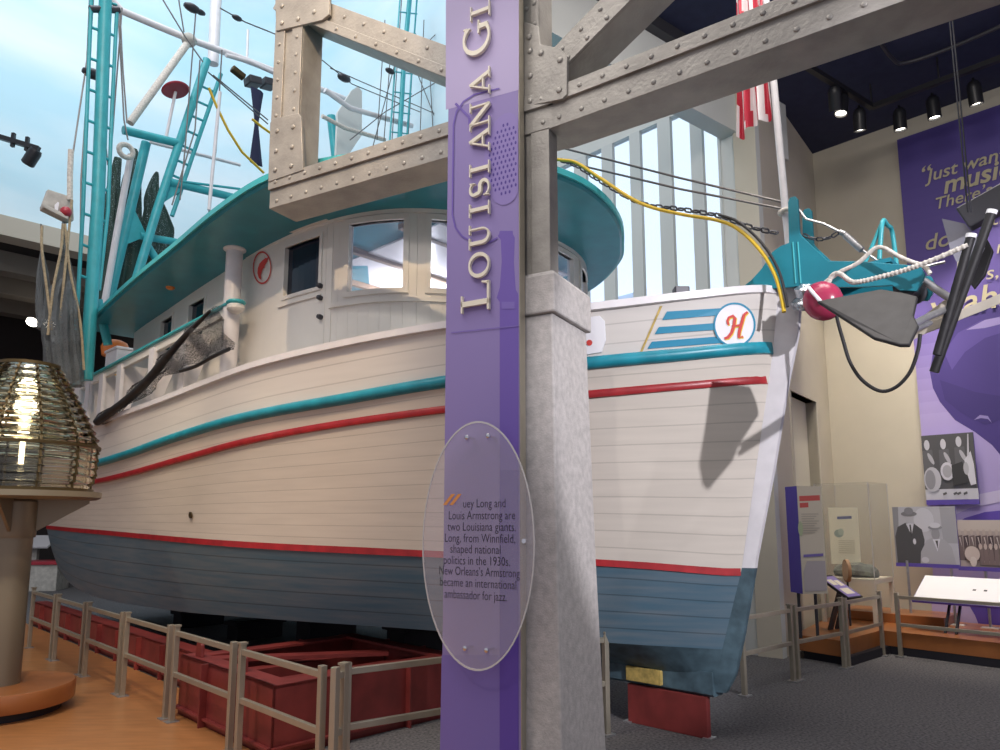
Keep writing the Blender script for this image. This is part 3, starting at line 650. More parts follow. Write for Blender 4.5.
# pier stub of steel on the concrete, concrete pier
PF, PS = hdir(-61), hdir(29); pw_ = .62
e_s = atP(588, 293, PC, 29); wS = (V((e_s.x, e_s.y, 0)) - PC0).dot(PS)
m = M(); q0 = PC0 + PF * .02 + PS * .05
s0 = PC0 + PF * .0; m.bx(s0 + PF * .02 + PS * .02 + Z * 3.17, PF, .40, PS, .11, Z, ZB - 3.17 + .01)
for zz in range(7): m.dome(s0 + PF * .085 + PS * .02 + Z * (3.28 + .13 * zz), -PS, .017); m.dome(s0 + PF * .085 + PS * .02 + Z * (3.28 + .13 * zz), -PS, .017)
m.bx(s0 + PF * .02 + PS * .004 + Z * 3.17, PF, .13, PS, .018, Z, ZB - 3.17)
m.prism([PC0 + nl * .01 - tl_ * -.03 + Z * (ZB + .001), PC0 + nl * (TD + .01) + tl_ * .03 + Z * (ZB + .001), PC0 + nr * (TD + .01) + tr_ * .03 + Z * (ZB + .001), PC0 + nr * .01 + tr_ * .03 + Z * (ZB + .001)], Z * (ZT - ZB - .004))
m.build('bearing_post', 'truss_steel', tr, smooth=30, bevel=.004)
pr = thing('concrete_pier', 'tapered grey concrete pier with square cap under the steel truss', 'pier', Matrix.Translation(PC0))
def pring(z, g): a = PC0 - PF * g - PS * g; return [a + Z * z, a + PF * (pw_ + 2 * g) + Z * z, a + PF * (pw_ + 2 * g) + PS * (wS + 2 * g) + Z * z, a + PS * (wS + 2 * g) + Z * z]
zc = 2.93
m = M(); m.loft([pring(0, .055), pring(1.4, .018), pring(zc, -.012)], True, True); m.build('shaft', 'concrete', pr, bevel=.012)
m = M(); m.loft([pring(zc, .016), pring(3.17, .016), pring(3.20, .0)], True, True); m.build('cap', 'concrete', pr, bevel=.012)

# ------------------------------------------------------------------ purple banner panel, its letters, the oval sign
GAP = .10
PB = PC0 - nl * GAP                                      # panel's front face plane, parallel to the left half of the truss
def pn(x, y, off=0): return atP(x, y, PB - nl * off, AZL)
bl, br_ = pn(445.5, 387), pn(519.5, 387); E1 = -tl_; NW = -nl; pwid = (br_ - bl).dot(E1); B0 = V((bl.x, bl.y, 0))
pa = Art(B0, E1, Z, NW, pwid, 5.6, (.265, .205, .46), .05, (.45, .40, .58))
def puv(x, y): p = pn(x, y); return ((p - B0).dot(E1) / pwid, p.z / 5.6)
def pp_(pts, c): pa.poly([puv(*p) for p in pts], c)
D1, D2, D3 = (.16, .10, .42), (.11, .06, .36), (.45, .38, .61)
pp_([(446, 60), (446, -60), (519, -60), (519, 60), (519, 90), (446, 110)], D3)  # paler top: the lit upper part painted into the panel colour
pp_([(498, 236), (499.5, 234), (500, 231), (513, 231), (513, 234), (515, 238), (514, 262), (516, 290), (518.5, 294), (519, 760), (500, 760), (500, 302), (497, 298), (500, 288), (502, 262), (501, 240)], D1)
pp_([(442, 655), (519, 655), (519, 770), (440, 770)], (.19, .14, .43)); pp_([(500, 470), (519, 470), (519, 760), (500, 760)], D2); pp_([(502, 302), (515, 302), (515, 309), (502, 309)], (.20, .14, .46))  # first patch darkens the foot: light falloff painted into the panel colour
cxy = puv(506, 159); ph_ = abs(puv(508, 113)[1] - cxy[1]); pw2 = abs(puv(519, 161)[0] - cxy[0])
pa.k += 1; pa.m.col = (.265, .20, .49); ring = []
for k in range(28):
    t = 2 * pi * k / 28; ring.append((min(.998, cxy[0] + .30 * cos(t)), cxy[1] + ph_ * sin(t)))
pa.m.face([pa.P(*p) for p in ring])
for i in range(9):
    for j in range(14):
        u, v = cxy[0] - .22 + .055 * i + (.027 if j % 2 else 0), cxy[1] - ph_ * .74 + ph_ * 1.48 * j / 13
        if ((u - cxy[0]) / .24)**2 + ((v - cxy[1]) / (ph_ * .78))**2 < 1 and u < .97: pa.ell(u, v, .014, .0022, (.07, .035, .27), n=6); pa.k -= 1
pa.k += 1
def pline(pts, wpx, c):
    pts = [V((x, y, 0)) for x, y in pts]
    for a, b in zip(pts, pts[1:]):
        d = (b - a).normalized(); u = V((-d.y, d.x, 0)) * wpx / 2; pp_([(a + u)[:2], (b + u)[:2], (b - u)[:2], (a - u)[:2]], c); pa.k -= 1
mic = [(500, 89), (475, 95), (464, 102), (457, 112), (454, 125), (453, 215), (456, 228), (463, 237), (475, 243), (490, 243), (498, 238)]
pline(mic, 1.6, D1); pa.k += 1; pline([(456, 104), (470, 118), (470, 126)], 2.5, D1); pa.k += 1; pline([(452, 333), (519, 326)], 1.0, (.20, .14, .44))
banner = thing('banner_panel', 'tall purple banner panel with raised cream letters before the pier', 'banner', Matrix.Translation(B0 + E1 * pwid / 2))
pa.m.build('panel', 'print', banner)
m = M(); m.bx(B0 - E1 * .0 - NW * .05, E1, pwid, -NW, .03, Z, 5.6); m.bx(B0 + E1 * pwid, E1, .006, -NW, .06, Z, 5.6); m.build('edge_trim', 'rail_bronze', banner)
TK, TN, SF = .165, .07, .055
def arc(cx, cy, rx, ry, a0, a1, n=14): return [(cx + rx * cos(radians(a0 + (a1 - a0) * k / n)), cy + ry * sin(radians(a0 + (a1 - a0) * k / n))) for k in range(n + 1)]
def serif(x, y, w): return ([(x - w / 2, y), (x + w / 2, y)], SF)
def ow(n, a0, a1): return [TN + (TK - TN) * abs(cos(radians(a0 + (a1 - a0) * k / n)))**1.2 for k in range(n + 1)]
GLY = {
 'I': (.42, [([(.21, 0), (.21, 1)], TK), serif(.21, .03, .40), serif(.21, .97, .40)]),
 'L': (.74, [([(.22, 0), (.22, 1)], TK), serif(.22, .97, .42), ([(.02, .035), (.70, .035)], TN), ([(.68, 0), (.71, .26)], [.09, .05])]),
 'O': (.98, [(arc(.49, .5, .41, .47, 0, 360, 28), ow(28, 0, 360))]),
 'U': (.90, [([(.22, 1), (.22, .38)] + arc(.46, .36, .24, .33, 180, 300, 8), [TK] * 3 + [TK - .012 * k for k in range(8)]), (arc(.46, .36, .25, .33, 290, 360, 5) + [(.71, 1)], TN), serif(.22, .97, .40), serif(.71, .97, .32)]),
 'S': (.66, [(arc(.33, .74, .22, .22, 25, 180, 9) + arc(.36, .60, .25, .14, 200, 270, 4)[1:] + arc(.32, .27, .27, .23, 80, -30, 7)[1:] + arc(.31, .25, .25, .22, -40, -165, 7), [TN] * 5 + [.10, .12, .13, .14, .15] + [TK] * 6 + [.15] * 5 + [.11, .09] + [TN] * 7), ([(.52, .70), (.55, .97)], [.04, .05]), ([(.06, .30), (.04, .02)], [.04, .05])]),
 'A': (.92, [([(.13, .02), (.46, 1.0)], TN), ([(.44, 1.0), (.78, .02)], TK), ([(.22, .34), (.66, .34)], TN), serif(.13, .03, .30), serif(.77, .03, .38)]),
 'N': (.98, [([(.18, 0), (.18, .97)], TN), ([(.16, .97), (.80, .02)], TK), ([(.80, 0), (.80, 1)], TN), serif(.18, .03, .32), serif(.12, .97, .26), serif(.80, .97, .32)]),
 'G': (.96, [(arc(.50, .5, .42, .47, 42, 318, 22), ow(22, 42, 318)), ([(.78, .08), (.78, .42)], TK), serif(.78, .42, .36), ([(.79, .72), (.82, .98)], [.04, .06])]),
 'T': (.74, [([(.37, 0), (.37, 1)], TK), ([(.03, .965), (.71, .965)], TN), serif(.37, .03, .36), ([(.05, .74), (.03, .98)], [.04, .07]), ([(.69, .74), (.71, .98)], [.04, .07])]),
}
zof = lambda y: pn(493, y).z
H1 = (pn(491.5, 300) - pn(463.5, 300)).dot(E1); H2 = H1 * .73
xb = (pn(491.5, 300) - B0).dot(E1)
spec = [('L', H1, 310.5, 280), ('O', H2, 277, 251), ('U', H2, 248, 222), ('I', H2, 215, 201), ('S', H2, 196, 178), ('I', H2, 174, 161), ('A', H2, 151, 127), ('N', H2, 127, 99), ('A', H2, 94, 69), ('G', H1, 53, 18), ('I', H2, 17, 2), ('A', H2, -3, -27), ('N', H2, -28, -56), ('T', H2, -60, -80), ('S', H2, -84, -102)]
for ch, hh, yb, yt in spec:
    wd_, st = GLY[ch]; z0, z1 = zof(yb), zof(yt); sx = (z1 - z0) / wd_
    o = B0 + E1 * xb + Z * z0 + NW * .012; m = M()
    for p, w in st:
        # width of letter runs up the panel, height runs to the left
        m.stroke([(x * sx / hh, y) for x, y in p], w, o, Z * hh, -E1 * hh, NW, .022)
    m.build('letter', 'letter_cream', banner)
# oval acrylic sign on four stand-offs
OFF = .075
oc, ol, orr = pn(479, 545, OFF), pn(423, 545, OFF), pn(535, 545, OFF); ot, ob_ = pn(480, 421, OFF), pn(478, 671, OFF)
ra, rb = (orr - ol).dot(E1) / 2, (ot.z - ob_.z) / 2; oc = V((ol.x + orr.x, ol.y + orr.y, ot.z + ob_.z)) / 2
ov = thing('oval_sign', 'clear oval acrylic sign with dark text fixed before the purple banner', 'sign', Matrix.Translation(oc - Z * rb))
N2 = 64; el = lambda f: [oc + E1 * (ra * f * cos(2 * pi * k / N2)) + Z * (rb * f * sin(2 * pi * k / N2)) for k in range(N2)]
m = M(); m.prism(el(.985), NW * .008); m.build('plate', 'acrylic', ov)
m = M(); a, b = el(1.0), el(.985); m.loft([a, [p + NW * .008 for p in a], [p + NW * .008 for p in b], b, a], True, False); m.build('polished_edge', 'acrylic_rim', ov)
for x, y in ((468, 437.5), (489, 436), (466, 648), (487.5, 650)):
    m = M(); p = pn(x, y, OFF); m.lathe([(.008, -OFF - .004), (.008, 0), (.014, .009), (.014, .016), (.008, .019)], p, 12, NW); m.build('standoff', 'chrome', ov, smooth=30)
p = pn(525, 541, OFF); m = M(); m.lathe([(.008, -.03), (.008, 0), (.014, .009), (.014, .016)], p, 12, NW); m.build('standoff', 'chrome', ov, smooth=30)
lines = ['uey Long and', 'Louis Armstrong are', 'two Louisiana giants.', 'Long, from Winnfield,', 'shaped national', 'politics in the 1930s.', 'New Orleans\u2019s Armstrong', 'became an international', 'ambassador for jazz.']
ys = [504, 516, 527.5, 539, 550, 561.5, 572.5, 584, 596]; xs = [484, 481, 481, 479, 475, 476, 478, 477, 475]; wpx = [42, 66, 68, 70, 50, 66, 80, 76, 62]
for t, y, x, w in zip(lines, ys, xs, wpx):
    mm = M(); mm.text(t, 1.0, V((0, 0, 0)), V((1, 0, 0)), V((0, 1, 0)), align='CENTER', bold=-.006)
    wx = max(v.x for v in mm.v) - min(v.x for v in mm.v); c = pn(x, y, OFF + .0095); k = (pn(x + w / 2, y, OFF) - pn(x - w / 2, y, OFF)).dot(E1) / wx; ky = .074
    mm.v = [c + E1 * (v.x * k) + Z * (v.y * ky - .02) for v in mm.v]; mm.build('text_line', 'ink', ov)
m = M()
for q in (0, 6.5): m.prism([pn(443 + q, 505, OFF + .0095), pn(446.5 + q, 505, OFF + .0095), pn(455 + q, 494, OFF + .0095), pn(451.5 + q, 494, OFF + .0095)], NW * .001)
m.build('initial_mark', 'ink_orange', ov)

# ------------------------------------------------------------------ lighthouse lens on its pedestal
LC = atz(0, 684, .24); LC = V((LC.x, LC.y, 0)); zl = lambda y: atY(20, y, LC.y).z
pd = thing('lens_pedestal', 'bronze column pedestal on a round orange wood base under the lens', 'pedestal', Matrix.Translation(LC))
m = M(); m.lathe([(.48, 0), (.48, .085)], LC, 48); m.build('kick_base', 'kick_black', pd)
m = M(); m.lathe([(.57, .085), (.58, .10), (.58, .225), (.57, .24), (.0, .241)], LC, 64); m.build('round_base', 'wood_plinth', pd, smooth=35)
zt = zl(494)
m = M(); m.lathe([(.15, .24), (.15, zt - .05)], LC, 32); m.build('column', 'bronze_paint', pd, smooth=35)
m = M(); m.lathe([(.165, 0.0), (.17, .02), (.17, .32), (.155, .34)], LC + Z * (zt - .39), 32); m.build('collar', 'bronze_paint', pd, smooth=35)
m = M(); m.lathe([(.0, zt - .05), (.63, zt - .05), (.67, zt - .03), (.67, zt + .02), (.0, zt + .02)], LC, 64); m.build('table_plate', 'bronze_paint', pd, smooth=35)
for a in range(4):
    d = hdir(70 + 90 * a); t = d.cross(Z); m = M(); o = LC - t * .012
    m.prism([o + d * .13 + Z * (zt - .05), o + d * .58 + Z * (zt - .05), o + d * .58 + Z * (zt - .08), o + d * .13 + Z * (zt - .36)], t * .024); m.build('bracket', 'bronze_paint', pd)
lz0, lz1 = zt + .025, zl(366)
ln = thing('lighthouse_lens', 'beehive glass lighthouse lens with stepped rings glowing on its pedestal', 'lens', Matrix.Translation(LC + Z * lz0))
NR = 17; Hh = (lz1 - lz0) / NR
def lr(q):                                               # beehive outline: q 0 bottom .. 1 top
    return interp(q, [(0, .56), (.12, .60), (.3, .605), (.42, .575), (.6, .475), (.8, .35), (1.0, .21)])
LT = V((sin(radians(0)), 0, 0))
for i in range(NR):
    q0, q1 = i / NR, (i + 1) / NR; r0, r1 = lr(q0), lr(q1); z = lz0 + i * Hh
    if i < 6: pr_ = [(r0 - .05, .006), (r0 + .006, .004), (r0 + .012, Hh * .5), (r0 + .006, Hh * .88), (r0 - .05, Hh * .86)]
    else: pr_ = [(r0 - .07, Hh * .25), (r0 + .036, .004), (r0 + .042, Hh * .22), (r1 - .025, Hh * .98), (r1 - .06, Hh * .92)]
    m = M(); P_ = [[LC + Z * (z + h) + V((cos(2 * pi * k / 48), sin(2 * pi * k / 48), 0)) * r for k in range(48)] for r, h in pr_]; P_.append(P_[0]); m.loft(P_, True, False); m.build('prism_ring', 'prism_glass', ln, smooth=25)
for a in range(12):
    d = hdir(164 + 30 * a); pts = []; m = M()
    for i in range(NR):
        q = (i + .0) / NR; r = lr(q); z = lz0 + i * Hh; r1 = lr((i + 1) / NR)
        m.bar(LC + d * (r - .015) + Z * z, LC + d * (r + .034) + Z * (z + Hh * .25), .018, .022, d.cross(Z)); m.bar(LC + d * (r + .028) + Z * (z + Hh * .2), LC + d * (r1 + .008) + Z * (z + Hh), .018, .016, d.cross(Z))
    m.build('rib', 'dark_brass', ln)
for z, r in ((lz0 + .01, .60), (lz0 + 6 * Hh, .635), (lz1, .25)):
    m = M(); m.lathe([(r - .03, -.014), (r, -.014), (r, .014), (r - .03, .014), (r - .03, -.014)], LC + Z * z, 64, cap=False); m.build('band', 'dark_brass', ln, smooth=30)
m = M(); m.lathe([(.0, 0), (.02, 0), (.02, .2), (.03, .22), (.045, .26), (.045, .56), (.03, .6), (0, .61)], LC + Z * (lz0 + .25), 20); lamp = m.build('lamp', 'lamp_glow', ln, smooth=40)
pl_ = bpy.data.lights.new('lens_lamp_light', 'POINT'); pl_.energy = 26; pl_.color = (1, .88, .68); pl_.shadow_soft_size = .1
po = bpy.data.objects.new('lens_lamp_light', pl_); COL.objects.link(po); po.location = LC + Z * (lz0 + .75)

# ------------------------------------------------------------------ barrier railings, in sections of two posts and two rails
RH = .775
def section(p, q, label, group='barrier sections around the boat', gap=.0):
    p, q = V((p.x, p.y, 0)), V((q.x, q.y, 0)); d = (q - p).normalized(); t = thing('barrier_section', label, 'railing', Matrix.Translation(p), group); n = d.cross(Z)
    for e in (p, q):
        m = M(); m.bx(e - d * .022 - n * .022 + Z * .012, d, .044, n, .044, Z, RH - .012); po_ = m.build('post', 'rail_bronze', t, bevel=.004)
        m = M(); m.bx(e - d * .05 - n * .05 + Z * .0005, d, .10, n, .10, Z, .013); m.build('foot_plate', 'galvanised', po_)
    for z in (RH - .055, RH * .50):
        m = M(); m.bx(p + d * .022 - n * .016 + Z * (z - .02), d, (q - p).length - .044, n, .032, Z, .04); m.build('rail', 'rail_bronze', t, bevel=.003)
    m = M(); m.bx(q - d * .03 - n * .028 + Z * (RH - .002), d, .06, n, .056, Z, .014); m.build('post_cap', 'rail_bronze', t)
    return t
ux = U
base = atz(168, 721, 0); pit = 1.235; names = ['nearest barrier section of the left row, at its corner', 'second barrier section of the left row, before the red cradle', 'third barrier section of the left row, over the orange floor', 'fourth barrier section of the left row, over the orange floor', 'fifth barrier section of the left row, beside the pedestal', 'last barrier section of the left row, behind the pedestal']
L0 = base - ux * (2 * pit)
for k in range(6):
    a = L0 + ux * (pit * k + .07); section(a, a + ux * (pit - .14), names[k])
fr = atz(607, 735, 0); cr_ = V((L0.x, L0.y, 0)) + ux * .04 + N_ * .16; dd = (fr - cr_); Ld = dd.length; dd.normalize(); hf = Ld / 2
section(V((L0.x, L0.y, 0)) - ux * .03 + N_ * .03, cr_ - dd * .05 - ux * .05, 'very short barrier section turning the corner before the red cradle')
section(cr_, cr_ + dd * (hf - .05), 'barrier section across the red cradle, left of the purple banner')
section(cr_ + dd * (hf + .05), fr, 'barrier section running behind the concrete pier to the bow')
RPX = [(742, 697), (796, 681), (847, 668)]
r = [atz(x, y, 0) for x, y in RPX]; r4 = atz(885, 655.5, 0)
lab = ['barrier section nearest the bow, on the grey carpet', 'barrier section before the small purple reading rail', 'barrier section ending at the inner corner of the plinth']
for (a, b), t in zip(((r[0], r[1]), (r[1], r[2]), (r[2], r4)), lab):
    d = (b - a).normalized(); section(a + d * .05, b - d * .05, t)
r5 = atz(901, 657, 0); d5 = hdir(138); section(r5, r5 + d5 * 2.2, 'long barrier section along the plinth at the right edge')

# ------------------------------------------------------------------ red steel cradle frame, timber blocking, bow support
cA = atz(163, 717, 0); cA = V((cA.x, cA.y, 0)) + N_ * .12; CH = .50; ce = atz(324, 747, 0); CL_ = (cA - V((ce.x, ce.y, 0))).dot(U); CW = 1.75
cd = thing('steel_cradle', 'dark red steel cradle frame beneath the boat behind the barrier', 'cradle', Matrix.Translation(cA))
def channel(a, d, L, side, name='beam', h=CH, fl=.17):
    m = M(); m.bx(a, d, L, side, .02, Z, h); m.bx(a + Z * (h - .025), d, L, side, fl, Z, .025); m.bx(a, d, L, side, fl, Z, .025); m.bx(a + Z * .06 - side * .0, d, L, -side, .035, Z, .02)
    n = int(L / .8)
    for i in range(1, n + 1): m.bx(a + d * (L * i / (n + 1)) - side * .06, d, .02, side, .07, Z, h)
    return m.build(name, 'cradle_red', cd, bevel=.003)
channel(cA, -U, CL_, N_); channel(cA - U * CL_, N_, CW, U, h=CH - .005); channel(cA, N_, CW, -U, h=CH - .005); channel(cA + N_ * CW, -U, CL_, -N_)
for f in (.34, .67): 
    m = M(); a = cA - U * (CL_ * f) + Z * .36; m.bar(a + N_ * .05, a + N_ * (CW - .05), .14, .10, U); m.build('cross_beam', 'cradle_red', cd, bevel=.003)
m = M(); m.bar(cA - U * .2 + N_ * .1 + Z * .47, cA - U * (CL_ * .62) + N_ * (CW - .3) + Z * .47, .16, .03); m.build('brace', 'cradle_red', cd)
channel(cA + U * .06 + N_ * .42, U, 7.2, N_, 'long_beam', .36, .2)
for f in (.13, .62):
    m = M(); o = cA - U * (CL_ * f) + N_ * .06 + Z * CH; pts = [o - U * .06, o + U * .06, o + U * .05 + Z * .10, o + U * .025 + Z * .14, o - U * .025 + Z * .14, o - U * .05 + Z * .10]; m.prism(pts, N_ * .03); m.build('lifting_lug', 'cradle_red', cd, bevel=.004)
def boatw(s, b, z): return BM @ V((s, b, z))
def block(s, b, z0, z1, w, d, lab, nm='support_block', mt='kick_black', grp=None):
    m = M(); c = boatw(s, b, 0); R = Matrix.Rotation(atan2(BU.y, BU.x), 3, 'Z'); m.box(c + Z * (z0 + z1) / 2, (w, d, z1 - z0), R); m.box(c + Z * (z1 - .04), (w * 1.3, d * 1.1, .06), R)
    return tag(m.build(nm, mt, bevel=.01), lab, 'support', 'black blocks under the keel')
for k, s in enumerate((3.1, 4.9, 6.7, 8.5)):
    block(s, -.0, 0, .56 if s < 6 else .27, .30, .7, ('black support block under the keel nearest the cradle corner', 'second black support block under the keel from the bow', 'third black support block under the keel from the bow', 'black support block under the keel nearest the stern')[k])
bk = thing('bow_support', 'dark red steel plate support under the bow end of the keel', 'support', Matrix.Translation(boatw(0, 0, 0)))
k0, k1 = BI @ atz(628, 724, 0), BI @ atz(702, 740, 0)
m = M(); m.bx(V((k1.x - .03, .09, .0)), V((1, 0, 0)), k0.x - k1.x + .06, V((0, -1, 0)), .06, Z, .31); m.build('plate_box', 'cradle_red', bk, frame=BM, bevel=.006)
for s in (k1.x - .03, k0.x + .03):
    m = M(); m.bx(V((s - .035, .11, 0)), V((1, 0, 0)), .07, V((0, -1, 0)), .10, Z, .012); m.build('foot_plate', 'galvanised', bk, frame=BM)

# ------------------------------------------------------------------ track lighting and hanging wires
tk = thing('lighting_track', 'black L-shaped ceiling lighting track over the mural', 'lighting track', Matrix.Translation(atz(872, 107, 7.45)))
t0, t1, t2 = atz(800, 62, 7.45), atz(872, 107, 7.45), atz(1015, 53, 7.45)
m = M(); m.bar(t0, t1, .07, .07); m.bar(t1, t2, .07, .07); m.build('track', 'black_metal', tk)
for p in (t0.lerp(t1, .15), t1, t1.lerp(t2, .5), t2):
    m = M(); m.tube([p, V((p.x, p.y, CEIL))], .012, 6); m.build('hanger', 'black_metal', tk)
def can(x, y, tgt, label, grp, z=7.45, r=.085, L=.26, power=0, ang=50):
    p = atz(x, y - 14, z); d = (V(tgt) - p).normalized(); p = p - Z * .06
    t = thing('spotlight', label, 'spotlight', Matrix.Translation(p), grp)
    m = M(); m.lathe([(r * .6, -.05), (r * .95, 0), (r, .04), (r, L), (r * .86, L), (r * .86, L - .03), (0, L - .031)], p, 20, d); m.build('can', 'black_metal', t, smooth=35)
    m = M(); m.lathe([(r * .84, L - .028), (r * .5, L - .015), (0, L - .01)], p, 20, d); m.build('lens', 'spot_glow', t, smooth=40)
    m = M(); m.tube([p + Z * .10, p + d * .08], .018, 8); m.build('yoke', 'black_metal', t)
    if power: spot('spotlight_beam', p + d * (L + .02), tgt, ang, power, (1.0, .90, .76), .7, .05)
    return t
grp = 'track spotlights over the mural'
can(834, 100, wallpt(860, 420, 0), 'upper left spotlight on the black track, beside the truss', grp, power=260)
can(842, 108, (3.4, 8.4, 1), 'second spotlight on the short arm of the track, partly behind another', grp, power=120)
can(859, 122, wallpt(880, 520, .0), 'spotlight at the corner of the black track', grp, power=260)
can(899, 122, wallpt(930, 560, .4), 'first spotlight on the long arm, above the upper corner of the mural', grp, power=320)
can(932, 110, wallpt(990, 520, .5), 'second spotlight on the long arm, over the gold quotation', grp, power=320)
can(973, 95, wallpt(1030, 420, 0), 'rightmost spotlight on the long arm of the track', grp, power=300)
m = M(); m.tube(curve([atz(880, 42, 7.7), atz(892, 58, 7.7), atz(905, 63, 7.7), atz(950, 48, 7.7), atz(1010, 22, 7.7)], 6), .025); tag(m.build('ceiling_conduit', 'dark_steel', smooth=60), 'grey bent conduit under the dark ceiling', 'conduit')
for x, y, t in ((921, 95, 'short'), (956, 60, 'long')):
    pass
tkl = thing('lighting_track', 'short black lighting track before the painted sky at far left', 'lighting track', Matrix.Translation(atY(20, 150, 13)))
a, b = atY(-20, 131, 13), atY(39, 149, 13)
m = M(); m.bar(a, b, .09, .09); m.build('track', 'black_metal', tkl)
for x, y in ((13, 141), (27, 145)):
    p = atY(x, y, 13); m = M(); m.bar(p - Z * .12, p + Z * .16, .06, .06); m.build('hanger', 'black_metal', tkl)
p = atY(35, 150, 13); m = M(); m.lathe([(.10, -.06), (.12, 0), (.12, .26), (.1, .28), (0, .28)], p - Z * .05, 14, V((-.6, .2, -.8))); m.build('lamp_can', 'black_metal', tkl, smooth=35)
for x, y, lb in ((31, 324, 'bright lamp under the dark gallery, left of the grey net'), (48, 326, 'bright lamp seen beside the hanging grey net')):
    p = atY(x, y, 17.0); m = M(); m.lathe([(.10, 0), (.13, .03), (.13, .10), (.06, .15)], p, 14, V((.1, .5, 1))); o = m.build('gallery_lamp', 'spot_glow', smooth=35); tag(o, lb, 'lamp', 'lamps under the dark gallery')
# low things seen between pedestal and stern
p = atz(40, 592, 0)
q = thing('display_bench', 'low grey display bench with red top behind the pedestal', 'bench', Matrix.Translation(V((p.x, p.y, 0))))
m = M(); m.bx(V((p.x - .9, p.y, .0)), V((1, .2, 0)).normalized(), 1.15, V((-.2, 1, 0)).normalized(), .8, Z, .62); m.build('base', 'board_grey', q, bevel=.01)
m = M(); m.bx(V((p.x - .95, p.y - .05, .62)), V((1, .2, 0)).normalized(), 1.25, V((-.2, 1, 0)).normalized(), .9, Z, .08); m.build('top', 'gloss_red', q, bevel=.01)
p = atz(33, 585, 0); q = thing('white_display_stand', 'white slanted display stand far behind the pedestal', 'display stand', Matrix.Translation(V((p.x, p.y, 0))))
m = M(); m.box(V((p.x, p.y, .5)), (.12, .12, 1.0)); m.build('post', 'board_grey', q); m = M(); m.box(V((p.x, p.y, 1.12)), (.9, .6, .05), Matrix.Rotation(.5, 3, 'X')); m.build('board', 'sign_white', q)
# ------------------------------------------------------------------ the fishing boat (x aft, y starboard, z up)
boat = thing('fishing_boat', 'white wooden shrimp boat with teal roof, red stripes and blue-grey bottom', 'boat', BM)
SE = 10.2
ZK = dict(cap=[(-1.08, 3.375), (-.8, 3.31), (-.6, 3.275), (-.3, 3.235), (0, 3.21), (.8, 3.165), (2, 3.11), (3, 3.075), (4, 3.03), (5, 2.98), (6, 2.94), (7, 2.91), (8.5, 2.90), (10.2, 2.94)],
  guard=[(-1.02, 2.955), (-.6, 2.89), (-.3, 2.86), (0, 2.835), (1.2, 2.735), (2, 2.675), (3, 2.635), (4, 2.595), (5, 2.535), (6, 2.46), (7, 2.41), (8.5, 2.38), (10.2, 2.40)],
  red=[(-.97, 2.715), (-.6, 2.665), (0, 2.61), (1.2, 2.53), (2, 2.48), (3, 2.42), (4, 2.355), (5, 2.29), (6, 2.225), (7, 2.18), (8.5, 2.16), (10.2, 2.18)],
  boot=[(-.6, 1.27), (0, 1.325), (1.2, 1.38), (3, 1.42), (5, 1.46), (7, 1.505), (8.5, 1.53), (10.2, 1.56)],
  chine=[(-.45, .68), (0, .69), (1.2, .72), (2, .73), (3, .72), (4, .695), (5, .655), (6, .63), (7, .61), (8, .62), (9.3, .72), (10.2, .95)],
  gar=[(-.5, .46), (1.2, .48), (2.6, .60), (8, .60), (10.2, .66)])
LV = dict(cap=(-1.08, 2.15, .72, 4.6), guard=(-1.02, 2.12, .78, 4.7), red=(-.97, 2.1, .8, 4.8), boot=(-.68, 2.0, .95, 5.0), chine=(-.50, 1.78, 1.05, 5.2), gar=(-.45, .11, 1, 1))
def lev(k, t, off=0, dz=0):
    s0, B, e, tm = LV[k]; s = s0 + (SE - s0) * t**1.35; q = min(1, max(0, (s - s0) / tm))
    b = .07 + (B - .07) * (1 - (1 - q)**2)**e * (1 - .10 * (max(0, s - 6) / 4.2)**2)
    return V((s, b + off, smooth_interp(s, ZK[k]) + dz))
NS = 72; TS = [i / NS for i in range(NS + 1)]
def mirror(v): return V((v.x, -v.y, v.z))
def skin(name, mt, ka, kb, rows, parent, da=0, db=0, v0=0, v1=1, bulge=0, t0=0.0, off=0):
    out = None
    for sd in (1, -1):
        m = M(); R_ = []; pl = []
        for j in range(rows + 1):
            f = j / rows; row = []
            for t in TS:
                t = t0 + (1 - t0) * t; a, b = lev(ka, t, off, da), lev(kb, t, off, db); p = a.lerp(b, f); p.y += bulge * sin(pi * f) * min(1, t * 6)
                row.append(p if sd > 0 else mirror(p))
            R_.append(row); pl += [v0 + (v1 - v0) * f] * len(row)
        m.loft(R_, False, False, pl); o = m.build(name, mt, parent, frame=BM, smooth=50)
        if sd > 0: out = o
    return out
hull = skin('bottom_planking', 'bottom_blue', 'chine', 'boot', 6, boat, v0=.02, v1=.98, bulge=.015)
skin('garboard', 'keel_blue', 'gar', 'chine', 3, boat)
skin('topsides', 'hull_white', 'boot', 'guard', 12, boat, v0=.01, v1=.99, bulge=-.02)
skin('bulwark', 'bulwark_white', 'guard', 'cap', 4, boat, v0=.05, v1=.95)
skin('boot_stripe', 'stripe_red', 'boot', 'boot', 2, boat, da=-.028, db=.03, off=.006)
def fblend(k1, k2, t, f): return lev(k1, t).lerp(lev(k2, t), f)
def band(name, mt, k, hh, th, t0, parent=boat, rnd=False, dz=0):
    for sd in (1, -1):
        m = M(); rings = []
        for t in TS:
            t = t0 + (1 - t0) * t; c = lev(k, t, 0, dz)
            if rnd: r_ = [c + V((0, -.02, hh)), c + V((0, th * .6, hh * .92)), c + V((0, th, hh * .35)), c + V((0, th, -hh * .35)), c + V((0, th * .6, -hh * .92)), c + V((0, -.02, -hh))]
            else: r_ = [c + V((0, -.03, hh)), c + V((0, th, hh)), c + V((0, th, -hh)), c + V((0, -.03, -hh))]
            rings.append(r_ if sd > 0 else [mirror(p) for p in r_])
        m.loft(rings, True, True); m.build(name, mt, parent, frame=BM, smooth=50)
